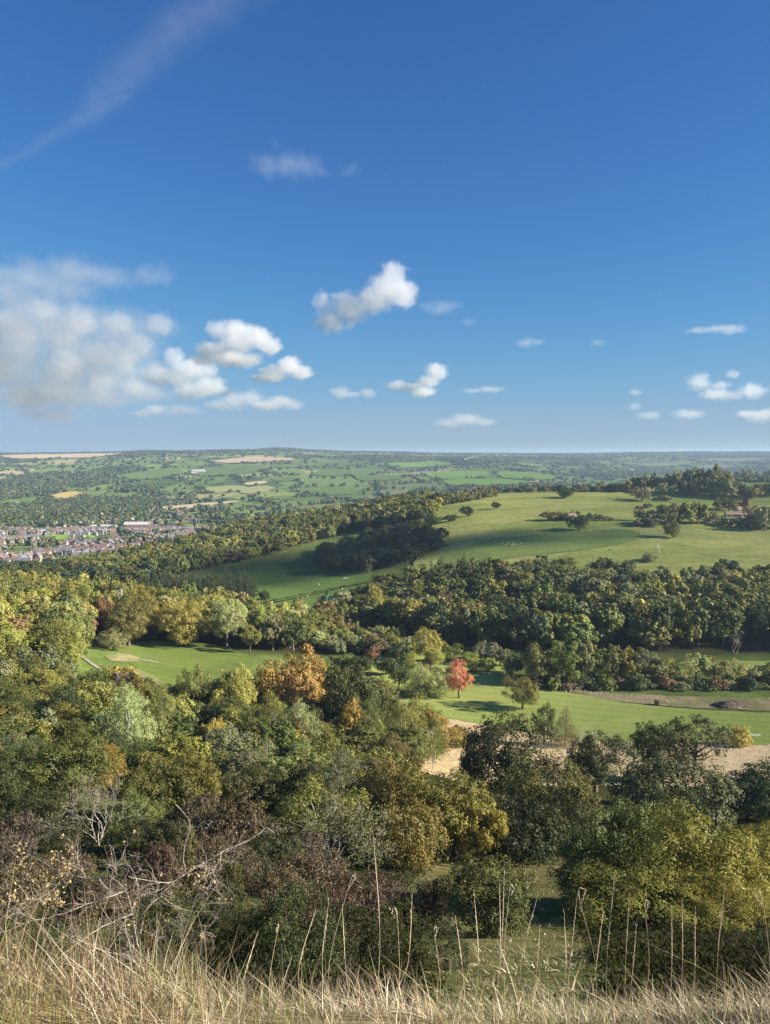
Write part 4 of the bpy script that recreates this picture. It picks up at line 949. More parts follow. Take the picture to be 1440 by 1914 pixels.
for i in range(26):
    px = 1000 + i * 19; sh = ['dark', 'deep', 'mid', 'brown', 'grey'][i % 5]
    hero(px, 304 + 2 * math.sin(i * 1.7), 1268 + 7 * math.sin(i * 2.3) + max(0, px - 1200) * .02, 34, 'bush', sh, f'{ADJ[sh]} undergrowth bush at the foot of the tree belt beside the fairway', name='undergrowth_bush', group='bushes under the tree belt', parts=False, lod='far')
golf(1228, 1319, 1308, 10, 'bush', 'deep', 'tiny dark bush at the edge of the dry strip by the fairway', name='low_bush')
# dry meadow below the slope
golf(855, 1396, 1355, 40, 'bush', 'olive', 'small straggling bush in the dry meadow', name='low_bush', seed=2)
golf(1017, 1392, 1316, 42, 'oval', 'dark', 'dark upright tree, first of the pair at the meadow edge', seed=1, lod='near')
golf(1057, 1396, 1325, 54, 'conifer', 'bronze', 'broad-based pointed tree, second of the pair at the meadow edge', seed=2, lod='near')
golf(1382, 1394, 1359, 42, 'bush', 'gold', 'round golden bush at the edge of the dry meadow', name='low_bush', seed=1, autumn=.6)
LIGHT = 1.05  # scales leaf colours down, in place of shade at the slope's foot
# big trees at the foot of the slope
hero(940, 150, 1343, 190, 'round', 'dark', 'big dark spreading tree at the top of the shadowed hollow', seed=2, lod='near', leaf='leaf_near')
hero(880, 150, 1388, 44, 'wide', 'bronze', 'bronze bush leaning on the big dark spreading tree', name='big_bush', lod='near', autumn=.4)
hero(1030, 128, 1425, 180, 'dome', 'dark', 'dark domed bush below the big dark spreading tree', name='big_bush', seed=1, lod='near', leaf='leaf_near', autumn=.2)
hero(1115, 165, 1374, 112, 'round', 'dark', 'dark round tree in the dry meadow', seed=0, lod='near')
hero(1214, 185, 1346, 86, 'round', 'dark', 'dense dark tree left of the twisted open tree', seed=3, lod='near')
hero(1300, 178, 1336, 130, 'open', 'dark', 'twisted open-crowned tree with bare limbs at the dry meadow', seed=1, lod='near')
hero(1268, 182, 1362, 60, 'open', 'grey', 'thin grey tree between the dense dark tree and the twisted one', seed=2)
hero(1200, 150, 1440, 70, 'dome', 'dark', 'low dark bush under the dense dark tree', name='big_bush')
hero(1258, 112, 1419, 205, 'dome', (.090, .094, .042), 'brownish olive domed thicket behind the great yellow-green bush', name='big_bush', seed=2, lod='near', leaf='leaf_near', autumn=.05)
hero(1400, 128, 1462, 140, 'wide', 'deep', 'very dark bush at the right edge below the dry meadow', name='big_bush', seed=0, lod='near')
hero(1470, 118, 1450, 190, 'round', 'deep', 'very dark tree cut by the right edge of the view', seed=1, lod='near')
hero(1410, 150, 1450, 70, 'open', 'dark', 'thin dark shrub on the rim of the dry meadow', name='big_bush')
# near slope: great bush on the right, lit and shaded sides partly in its colours
hero(1150, 62, 1496, 215, 'dome', (.075, .105, .030), 'left dome of the great bush, coloured dark green for its shaded side', name='great_bush', seed=0, lod='fine', leaf='leaf_near', sink=.8)
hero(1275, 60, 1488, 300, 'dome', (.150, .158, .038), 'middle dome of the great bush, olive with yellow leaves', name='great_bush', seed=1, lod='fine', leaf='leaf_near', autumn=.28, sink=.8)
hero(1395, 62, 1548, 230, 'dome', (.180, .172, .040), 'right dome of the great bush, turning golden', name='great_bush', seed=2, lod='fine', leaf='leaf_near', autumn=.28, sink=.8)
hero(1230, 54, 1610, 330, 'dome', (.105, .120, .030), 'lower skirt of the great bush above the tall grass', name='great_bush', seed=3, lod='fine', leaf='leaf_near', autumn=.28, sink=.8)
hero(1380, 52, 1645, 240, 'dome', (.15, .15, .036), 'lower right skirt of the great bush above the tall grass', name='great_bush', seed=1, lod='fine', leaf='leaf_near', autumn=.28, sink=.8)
# centre
hero(912, 47, 1606, 165, 'bush', 'deep', 'dark bush with orange leaves at its top, alone on the grassy slope', name='big_bush', seed=1, lod='near', leaf='leaf_near', autumn=.16)
hero(742, 98, 1440, 150, 'round', 'bronze', 'bronze drooping tree in the middle of the near thicket', seed=2, lod='near', leaf='leaf_near', autumn=.5)
hero(850, 96, 1446, 150, 'round', 'olive', 'olive tree with yellowing right side above the path', seed=0, lod='near', leaf='leaf_near', autumn=.45)
hero(895, 92, 1500, 90, 'wide', 'yg', 'low yellow-green branch-laden tree over the path end', seed=1, lod='near', leaf='leaf_near', autumn=.4)
hero(775, 88, 1500, 110, 'dome', 'bronze', 'rusty green bush hanging below the bronze drooping tree', name='big_bush', seed=2, lod='near', leaf='leaf_near', autumn=.4)
hero(705, 104, 1432, 120, 'round', 'olive', 'olive tree with a tuft of orange at its crown', seed=3, lod='near', autumn=.6)
hero(600, 92, 1462, 170, 'open', 'yg', 'yellow-green tree showing grey stems through its leaves', seed=0, lod='near', leaf='leaf_near', bark='pale_bark')
hero(640, 90, 1520, 130, 'open', 'olive', 'thin olive tree with grey stems beside the yellow-green one', seed=2, lod='near', leaf='leaf_near', bark='pale_bark')
hero(555, 100, 1500, 90, 'bush', 'olive', 'olive bush left of the yellow-green tree', name='big_bush', lod='near')
hero(560, 115, 1440, 110, 'round', 'dark', 'dark tree behind the yellow-green tree', lod='near')
hero(640, 120, 1405, 120, 'birch', 'grey', 'grey-green birch behind the olive tree', name='birch_tree', lod='near', bark='pale_bark')
hero(470, 118, 1430, 130, 'round', 'dark', 'dark rounded tree behind the pink-brown brambles', lod='near', autumn=.15)
hero(350, 112, 1405, 130, 'round', 'dark', 'dark leafy tree over the thicket', lod='near', autumn=.3)
hero(268, 108, 1440, 80, 'bush', 'olive', 'yellow-green rounded bush right of the grey willow', name='big_bush', lod='near')
hero(130, 118, 1378, 150, 'round', 'mid', 'full green tree left above the grey willow', seed=1, lod='near', leaf='leaf_near')
hero(40, 122, 1392, 120, 'round', 'dark', 'dark green tree at the left edge above the thicket', lod='near')
hero(180, 126, 1395, 90, 'oval', 'amber', 'amber-tinged tree behind the full green tree', lod='near', autumn=.5)
hero(-20, 108, 1440, 120, 'round', 'dark', 'dark tree cut by the left edge of the view', lod='near')
hero(60, 102, 1480, 110, 'bush', 'dark', 'dark bush in the left thicket', name='big_bush', lod='near')
hero(240, 100, 1490, 110, 'bush', 'mid', 'green bush right of the grey willow stems', name='big_bush', lod='near')
LIGHT = 1.4
# notable trees of the near wood
hero(553, 240, 1211, 132, 'wide', (.33, .185, .06), 'great orange tree at the top of the near wood', seed=1, lod='near', autumn=.4)
hero(655, 222, 1250, 110, 'wide', 'deep', 'dark spreading tree right of the great orange tree', seed=2, lod='near', autumn=.1)
hero(655, 200, 1302, 44, 'round', 'amber', 'small bright orange tree below the dark spreading one', seed=0, autumn=.3)
hero(780, 205, 1300, 80, 'birch', 'yg', 'golden-green birch at the right end of the near wood', name='birch_tree', lod='near', bark='pale_bark', autumn=.3, seed=1)
hero(810, 196, 1338, 46, 'birch', 'olive', 'slender olive birch, last of the near wood by the dry meadow', name='birch_tree', lod='near', bark='pale_bark', seed=2)
hero(748, 190, 1310, 80, 'birch', 'olive', 'tall green birch beside the golden-green one', name='birch_tree', lod='near', bark='pale_bark', seed=0)
hero(690, 180, 1312, 70, 'birch', 'mid', 'tall drooping birch below the small orange tree', name='birch_tree', lod='near', bark='pale_bark', seed=3)
hero(560, 185, 1312, 90, 'birch', 'pale', 'pale drooping birch under the great orange tree', name='birch_tree', lod='near', bark='pale_bark', seed=1)
hero(510, 190, 1296, 80, 'birch', 'olive', 'olive drooping birch left of the pale one', name='birch_tree', lod='near', bark='pale_bark', seed=0)
hero(240, 165, 1284, 110, 'birch', 'pale', 'large pale silver birch in the left of the near wood', name='birch_tree', lod='near', bark='pale_bark', seed=2)
hero(300, 175, 1278, 90, 'birch', 'olive', 'olive birch right of the large pale birch', name='birch_tree', lod='near', bark='pale_bark', seed=3)
hero(430, 225, 1246, 90, 'round', 'yg', 'yellow-green round tree at the edge of the small green', seed=1, lod='near')
hero(362, 228, 1249, 80, 'round', 'mid', 'leafy green tree at the near edge of the small green', seed=0, lod='near')
hero(395, 172, 1345, 46, 'round', 'amber', 'small bright amber tree in the middle of the near wood', seed=2)
hero(222, 232, 1256, 70, 'round', 'plum', 'purplish tree at the rough left of the small green', seed=1)
hero(100, 205, 1290, 90, 'round', 'rust', 'rust-tinged tree in the left of the near wood', seed=2)
hero(230, 240, 1250, 90, 'wide', 'amber', 'low golden-brown tree below the bunker path', seed=3, autumn=.4)
# yellowing wood
hero(350, 362, 1124, 100, 'round', 'gold', 'big yellow tree behind the middle of the small green', seed=0, lod='near')
hero(424, 362, 1120, 74, 'oval', 'pale', 'pale olive tree right of the big yellow one', seed=1, lod='near')
hero(484, 372, 1134, 40, 'round', 'lime', 'small bright yellow tree on the skyline of the screen wood', seed=2)
hero(213, 340, 1174, 52, 'willow', 'pale', 'pale willow at the left edge of the small green', name='willow_tree', seed=1, lod='near')
hero(160, 335, 1134, 46, 'round', 'rust', 'rust-red tree left of the pale willow', seed=1, lod='near')
hero(158, 350, 1128, 40, 'round', 'amber', 'amber tree behind the rust-red one', seed=3)
hero(240, 352, 1118, 104, 'round', 'bronze', 'great dark-bronze tree behind the pale willow', seed=2, lod='near', autumn=.1)
hero(280, 378, 1100, 90, 'round', 'yg', 'yellow-green tree topping the wood behind the small green', seed=1, lod='near', autumn=.3)
hero(510, 362, 1150, 50, 'oval', 'grey', 'grey-green tree at the right end of the small green', seed=0)
hero(548, 366, 1146, 56, 'round', 'mid', 'rounded green tree right of the grey-green one', seed=2)
hero(468, 352, 1170, 34, 'oval', 'yg', 'young yellow-green tree before the screen wood', seed=1)
hero(10, 255, 1170, 90, 'round', 'lime', 'bright yellow tree at the left edge', seed=0, lod='near', autumn=.3)
hero(70, 262, 1165, 120, 'round', 'mid', 'great green tree in front of the yellowing wood', seed=3, lod='near')
hero(122, 266, 1160, 80, 'oval', 'yg', 'tall yellow-green tree at the rough edge', seed=1, lod='near')
# pasture
def past(px, base, top, w, style, shade, label, **k): return hero(px, 0, top, w, style, shade, label, base=base, dr=(480, 1700), **k)
PG = 'trees standing on the pasture'
past(1083, 993, 963, 40, 'wide', 'dark', 'dark oak standing alone below the white farmhouse', group=PG, name='oak_tree', lod='mid', seed=1)
past(1257, 1008, 976, 31, 'round', 'olive', 'lone tree with a leaning crown on the open pasture', group=PG, name='oak_tree', lod='mid', seed=2)
past(1200, 938, 911, 34, 'round', 'grey', 'grey-green tree on the pasture under the hilltop wood', group=PG, name='oak_tree', seed=0)
past(926, 953, 937, 17, 'round', 'dark', 'small dark tree on the left brow of the pasture', group=PG, name='oak_tree')
past(873, 967, 946, 24, 'wide', 'dark', 'dark round tree left of the pasture brow', group=PG, name='oak_tree')
past(842, 976, 962, 26, 'wide', 'dark', 'low clump of dark trees beside the ridge wood', group=PG, name='oak_tree')
past(1058, 933, 914, 30, 'wide', 'dark', 'dark tree on the skyline of the pasture brow', group=PG, name='oak_tree')
past(808, 985, 960, 36, 'round', 'dark', 'dark tree at the corner of the ridge wood and pasture', group=PG, name='oak_tree')
past(1214, 1052, 1035, 26, 'bush', 'grey', 'grey bush below the bare dead tree', name='low_bush')
for px, b, t, w, sh in [(1032, 974, 956, 34, 'bronze'), (1050, 974, 957, 26, 'olive'), (1075, 972, 955, 24, 'dark'), (1105, 976, 960, 20, 'dark'), (1126, 975, 962, 20, 'dark'), (1064, 975, 960, 18, 'grey'), (1142, 975, 967, 12, 'dark')]:
    past(px, b, t, w, 'wide', sh, f'{ADJ[sh]} garden tree beside the white farmhouse', name='garden_tree', group='trees round the white farmhouse', parts=False, lod='far')
for px, b, t, w, sh in [(1195, 975, 946, 26, 'olive'), (1212, 984, 955, 28, 'olive'), (1200, 986, 968, 30, 'grey'), (1228, 985, 954, 30, 'dark'), (1222, 987, 967, 28, 'grey'), (1248, 983, 945, 34, 'dark'), (1268, 981, 941, 34, 'bronze'), (1290, 981, 939, 42, 'olive'), (1306, 982, 943, 36, 'olive'), (1240, 960, 943, 22, 'dark'), (1210, 952, 941, 16, 'deep'),
        (1345, 957, 930, 26, 'dark'), (1362, 957, 931, 30, 'dark'), (1390, 954, 932, 24, 'rust'), (1332, 980, 955, 24, 'bronze'), (1360, 986, 968, 30, 'dark'), (1385, 988, 968, 34, 'dark'), (1410, 992, 962, 34, 'dark'), (1430, 994, 950, 40, 'grey'), (1405, 975, 945, 30, 'bronze'), (1440, 975, 940, 36, 'grey'), (1345, 984, 970, 26, 'olive'), (1460, 990, 950, 50, 'dark'),
        (1240, 936, 926, 30, 'bronze')]:
    past(px, b, t, w, 'round' if b % 2 else 'wide', sh, f'{ADJ[sh]} tree in the belt round the hill farm', name='farm_tree', group='trees round the hill farm', parts=False, lod='far', autumn=.1)
HILL = [(1150, 920, 903, 24), (1165, 921, 898, 26), (1185, 920, 892, 28), (1205, 920, 888, 30), (1225, 920, 885, 32), (1245, 921, 886, 32), (1268, 922, 880, 34), (1290, 922, 876, 34), (1312, 924, 878, 34), (1335, 926, 870, 36), (1300, 928, 892, 38), (1320, 930, 895, 40), (1345, 932, 893, 40), (1368, 932, 900, 40), (1390, 932, 905, 36), (1410, 934, 912, 32), (1430, 928, 905, 34), (1450, 928, 900, 40), (1278, 926, 898, 30), (1352, 921, 884, 34), (1240, 926, 903, 30)]
for i, (px, b, t, w) in enumerate(HILL):
    sh = ['dark', 'bronze', 'dark', 'mid', 'dark', 'olive', 'grey'][i % 7]
    past(px, b, t, w, 'round' if i % 2 else 'wide', sh, f'{ADJ[sh]} hilltop wood tree, {ORD[sum(q[0] < px for q in HILL)]} counting towards the bright hilltop field', name='hilltop_tree', group='trees of the hilltop wood', parts=False, lod='far', autumn=.1)
def pasture_scrub():
    r = np.random.default_rng(66); rows = []
    for k in range(420):
        x, d = r.uniform(30, 560), r.uniform(520, 1180)
        if inside(SHEETS_PASTURE, [x], [d])[0] and fbm(np.array([x / 60.]), np.array([d / 45.]), 71, 2)[0] > .50: rows.append((x, d, r.uniform(1.2, 3.2), r.uniform(.7, 1.8), ['dark', 'scrubby', 'bronze', 'olive'][r.integers(4)], 'wide'))
    tree_mass('pasture_scrub', rows)
pasture_scrub()
for i in range(34):                                     # hedge along the brow and tree row by the bright hill field
    px = 905 + i * 8.2; b = 921 - (i / 34) * 4 + (i % 3); sh = ['dark', 'deep', 'bronze', 'grey'][i % 4]
    past(px, b, b - 9 - (i * 7 % 5) * 1.6, 17, 'wide', sh, f'{ADJ[sh]} hedgerow tree along the brow of the pasture', name='hedgerow_tree', group='hedgerow along the brow of the pasture', parts=False, lod='far')
for i in range(12):
    px = 1338 + i * 13; sh = ['dark', 'olive', 'grey'][i % 3]
    past(px, 893, 876 + (i * 5 % 4) * 2, 18, 'round', sh, f'{ADJ[sh]} tree behind the bright field on the hilltop', name='hedgerow_tree', group='trees behind the bright hilltop field', parts=False, lod='far')
for i in range(16):
    px = 822 + i * 6.5; sh = ['dark', 'grey', 'olive', 'bronze'][i % 4]
    past(px, 948 - i * 1.2, 926 - i * .8 - (i * 3 % 4) * 2, 24, 'round', sh, f'{ADJ[sh]} tree behind the pasture shoulder, {ORD[i]} counting from the ridge wood', name='hedgerow_tree', group='trees behind the pasture shoulder', parts=False, lod='far')
# sheep fields
def fld(px, base, top, w, style, shade, label, **k): return hero(px, 0, top, w, style, shade, label, base=base, dr=(430, 1100), **k)
fld(494, 1124, 1104, 20, 'wide', 'dark', 'lone dark tree by the hedge of the sheep field', group='trees of the sheep fields')
fld(608, 1030, 1012, 18, 'round', 'dark', 'dark tree at the top gate of the sheep field', group='trees of the sheep fields')
fld(462, 1130, 1104, 12, 'conifer', 'deep', 'thin dark conifer at the end of the plantation', name='conifer_tree', group='trees of the sheep fields')
for i in range(36):                                     # hedge between the two sheep fields
    t_ = i / 35; px = 482 + t_ * 222; b = 1131 - t_ * 43
    fld(px, b, b - 4 - (i * 7 % 4) * .8, 9, 'bush', 'deep' if i % 3 else 'bronze', f'{"very dark" if i % 3 else "bronze green"} hedge bush between the two sheep fields', name='hedge_bush', group='hedge between the sheep fields', parts=False, lod='far', sink=.3)
for px, b, t, w in [(598, 1160, 1116, 20), (612, 1165, 1112, 22), (628, 1168, 1112, 24), (646, 1168, 1118, 24), (655, 1112, 1096, 10), (672, 1110, 1088, 15), (688, 1108, 1090, 14), (806, 1070, 1046, 14), (826, 1068, 1040, 16), (868, 1062, 1036, 16), (1140, 1068, 1044, 16), (1108, 1066, 1046, 13)]:
    hero(px, 470 if b > 1120 else 500, t, w * 1.4, 'conifer', 'deep', f'dark pointed conifer edging the dark wood, {place_words(px, t, 1, 1)}', name='conifer_tree', group='conifers edging the dark wood', parts=False, lod='mid')
for px, t, w, sh, lb in [(738, 1118, 22, 'rust', 'thin russet tree in the left of the dark wood'), (762, 1106, 30, 'plum', 'bare purplish tree in the left of the dark wood'), (838, 1100, 40, 'plum', 'greyish purple tree in the dark wood'), (1204, 1128, 42, 'gold', 'golden tree near the middle of the dark wood'),
        (1365, 1094, 54, 'amber', 'amber-topped tree high in the right of the dark wood'), (1250, 1105, 40, 'plum', 'purplish tree beside the golden one in the dark wood'), (1372, 1170, 40, 'grey', 'bare grey tree low in the right of the dark wood'), (700, 1092, 36, 'yg', 'yellow-green tree at the left head of the dark wood')]:
    hero(px, 430 if t < 1130 else 380, t, w, 'oval' if sh != 'amber' else 'wide', sh, lb, name='wood_edge_tree', autumn=.2)
LIGHT = .72  # near-slope shade is put into the leaf colours by this darkening
# ------------------------------------------------------------------ undergrowth of the near slope
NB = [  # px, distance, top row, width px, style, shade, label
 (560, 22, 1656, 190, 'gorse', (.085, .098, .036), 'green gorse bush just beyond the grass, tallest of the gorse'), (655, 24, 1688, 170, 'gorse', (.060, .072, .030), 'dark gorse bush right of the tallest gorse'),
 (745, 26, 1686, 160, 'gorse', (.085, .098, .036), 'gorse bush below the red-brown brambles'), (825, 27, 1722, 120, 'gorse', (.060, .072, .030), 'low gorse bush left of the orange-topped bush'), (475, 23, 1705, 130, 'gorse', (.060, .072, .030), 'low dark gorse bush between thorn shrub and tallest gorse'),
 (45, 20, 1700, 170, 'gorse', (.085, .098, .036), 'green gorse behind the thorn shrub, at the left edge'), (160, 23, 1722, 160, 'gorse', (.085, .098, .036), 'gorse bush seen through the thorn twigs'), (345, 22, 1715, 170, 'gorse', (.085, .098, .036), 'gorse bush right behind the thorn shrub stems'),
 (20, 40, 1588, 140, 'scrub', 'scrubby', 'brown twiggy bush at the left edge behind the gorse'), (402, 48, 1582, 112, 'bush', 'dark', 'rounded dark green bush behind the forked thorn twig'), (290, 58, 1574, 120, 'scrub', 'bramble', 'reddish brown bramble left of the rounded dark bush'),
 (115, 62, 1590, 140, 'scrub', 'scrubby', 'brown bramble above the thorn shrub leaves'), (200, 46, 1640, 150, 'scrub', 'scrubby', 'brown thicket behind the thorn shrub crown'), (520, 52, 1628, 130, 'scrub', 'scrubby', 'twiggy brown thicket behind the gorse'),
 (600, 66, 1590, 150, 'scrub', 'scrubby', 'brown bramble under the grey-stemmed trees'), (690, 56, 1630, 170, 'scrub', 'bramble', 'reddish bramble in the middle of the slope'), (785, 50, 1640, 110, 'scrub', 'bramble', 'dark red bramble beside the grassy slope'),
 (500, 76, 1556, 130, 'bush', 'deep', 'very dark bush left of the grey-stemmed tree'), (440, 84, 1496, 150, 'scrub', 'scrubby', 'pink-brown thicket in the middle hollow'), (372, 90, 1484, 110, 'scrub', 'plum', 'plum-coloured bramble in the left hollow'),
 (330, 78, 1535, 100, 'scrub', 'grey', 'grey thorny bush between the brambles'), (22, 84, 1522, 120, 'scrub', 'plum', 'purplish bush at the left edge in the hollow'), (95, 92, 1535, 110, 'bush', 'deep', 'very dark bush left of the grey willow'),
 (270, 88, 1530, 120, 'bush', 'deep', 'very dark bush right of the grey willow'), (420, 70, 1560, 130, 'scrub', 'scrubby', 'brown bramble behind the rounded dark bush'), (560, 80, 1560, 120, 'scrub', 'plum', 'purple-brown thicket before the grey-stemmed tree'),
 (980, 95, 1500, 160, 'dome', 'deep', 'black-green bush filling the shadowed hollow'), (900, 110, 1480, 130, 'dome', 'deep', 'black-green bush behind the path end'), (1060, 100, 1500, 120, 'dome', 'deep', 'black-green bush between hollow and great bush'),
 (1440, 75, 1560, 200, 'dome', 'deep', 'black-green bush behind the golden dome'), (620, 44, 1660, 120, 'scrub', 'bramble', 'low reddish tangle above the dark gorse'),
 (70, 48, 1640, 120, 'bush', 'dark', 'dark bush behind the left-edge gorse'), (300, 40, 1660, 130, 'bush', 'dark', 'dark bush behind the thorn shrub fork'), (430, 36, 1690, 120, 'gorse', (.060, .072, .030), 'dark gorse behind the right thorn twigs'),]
for px, d, t, w, st, sh, lb in NB:
    nm = {'gorse': 'gorse_bush', 'scrub': 'bramble_bush'}.get(st, 'slope_bush')
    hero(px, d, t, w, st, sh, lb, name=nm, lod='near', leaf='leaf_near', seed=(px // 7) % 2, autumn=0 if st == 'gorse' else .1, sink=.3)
# fill of low growth so that the slope is nowhere bare (one mass nobody could count)
def undergrowth():
    r = np.random.default_rng(8); P, N, R, SH = [], [], [], []
    n = 2100; d = np.exp(r.uniform(math.log(9), math.log(150), n)); x = r.uniform(-.68, .68, n) * (d + 3)
    px = 720 + x / d * FPX
    grassy = inside(STRIP, x, d)
    keep = ~grassy & (fbm(x / 9, d / 9, 77, 2) > .34) & ~((d < 14) & (px > 420) & (r.random(n) < .75))
    keep &= ~((d < 42) & (px > 815) & (px < 1085))
    x, d = x[keep], d[keep]; z = ground(x, d)
    for i in range(len(x)):
        s = r.uniform(.5, 1.15) * (.55 + .012 * min(d[i], 90)) ; m = 80
        D = r.normal(size=(m, 3)); D[:, 2] = np.abs(D[:, 2]) * .8; D /= np.linalg.norm(D, axis=1)[:, None]
        q = D * (s * r.uniform(.5, 1.05, m))[:, None] * np.array([1.15, 1.15, .8]) + np.array([x[i], d[i], z[i]])
        P.append(q); N.append(D * .5 + r.normal(size=D.shape) * .6); R.append(np.full(m, .052 + .0012 * d[i]))
        SH.append(np.tile((np.array(SHADES[['dark', 'deep', 'scrubby', 'bramble', 'olive', 'mid'][r.choice(6, p=[.3, .15, .2, .1, .1, .15])]]) * r.uniform(.35, .7)), (m, 1)))  # colours scaled down to stand for the shade among the bushes
    P, N, R, SH = map(np.concatenate, (P, N, R, SH))
    v, f = cards(P, N, R, R * .55, r)
    m, nt = new_mat('undergrowth_leaf'); q = NT(nt)
    a = q.n('ShaderNodeAttribute', attribute_type='GEOMETRY', attribute_name='col')
    di = q.n('ShaderNodeBsdfDiffuse'); tr = q.n('ShaderNodeBsdfTranslucent'); mx = q.n('ShaderNodeMixShader'); mx.inputs[0].default_value = .25
    q.l(a.outputs['Color'], di.inputs['Color']); q.l(a.outputs['Color'], tr.inputs['Color']); q.l(di.outputs[0], mx.inputs[1]); q.l(tr.outputs[0], mx.inputs[2])
    o = q.n('ShaderNodeOutputMaterial'); q.l(mx.outputs[0], o.inputs['Surface'])
    M['undergrowth'] = m
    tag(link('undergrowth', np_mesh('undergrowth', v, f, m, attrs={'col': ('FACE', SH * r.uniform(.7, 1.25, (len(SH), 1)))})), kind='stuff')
STRIP = [p for p in SHEETS if p[:, 1].max() < 132 and p[:, 1].min() < 45][0]
undergrowth()

def blades(name, x, d, h, w, col, rng, lean=(.25, 0), curl=.5, seg=3, zoff=-.02):
    """grass: one tapering bent ribbon each"""
    n = len(x); z = ground(x, d) + zoff
    th = rng.uniform(0, 6.283, n); wd = np.stack([np.cos(th), np.sin(th), np.zeros(n)], -1)
    ln = np.stack([rng.normal(lean[0], .24, n), rng.normal(lean[1], .20, n), np.ones(n)], -1)
    bend = np.stack([rng.normal(lean[0], curl, n), rng.normal(lean[1], curl, n), -np.abs(rng.normal(0, curl * .6, n))], -1)
    ring = []
    for k in range(seg + 1):
        t = k / seg
        c = np.stack([x, d, z], -1) + (ln * t + bend * t * t) * h[:, None]
        ww = (w * (1 - t) ** .7 + .0002)[:, None]
        ring += [c - wd * ww, c + wd * ww]
    v = np.stack(ring, 1).reshape(-1, 3); b = np.arange(n)[:, None] * (2 * (seg + 1)); F = []
    for k in range(seg):
        F.append(np.concatenate([b + 2*k, b + 2*k + 1, b + 2*k + 3, b + 2*k + 2], 1))
    f = np.stack(F, 1).reshape(-1, 4)
    me = np_mesh(name, v, f, M['grass'], attrs={'col': ('FACE', np.repeat(col, seg, 0))})
    return tag(link(name, me), kind='stuff')
def grass_mat():
    m, nt = new_mat('grass_blade'); q = NT(nt)
    a = q.n('ShaderNodeAttribute', attribute_type='GEOMETRY', attribute_name='col')
    di = q.n('ShaderNodeBsdfDiffuse'); tr = q.n('ShaderNodeBsdfTranslucent'); mx = q.n('ShaderNodeMixShader'); mx.inputs[0].default_value = .3
    gl = q.n('ShaderNodeBsdfGlossy'); gl.inputs['Roughness'].default_value = .4; m2 = q.n('ShaderNodeMixShader'); m2.inputs[0].default_value = .04
    q.l(a.outputs['Color'], di.inputs['Color']); q.l(a.outputs['Color'], tr.inputs['Color']); q.l(di.outputs[0], mx.inputs[1]); q.l(tr.outputs[0], mx.inputs[2])
    q.l(mx.outputs[0], m2.inputs[1]); q.l(gl.outputs[0], m2.inputs[2])
    o = q.n('ShaderNodeOutputMaterial'); q.l(m2.outputs[0], o.inputs['Surface'])
    return m
M['grass'] = grass_mat()
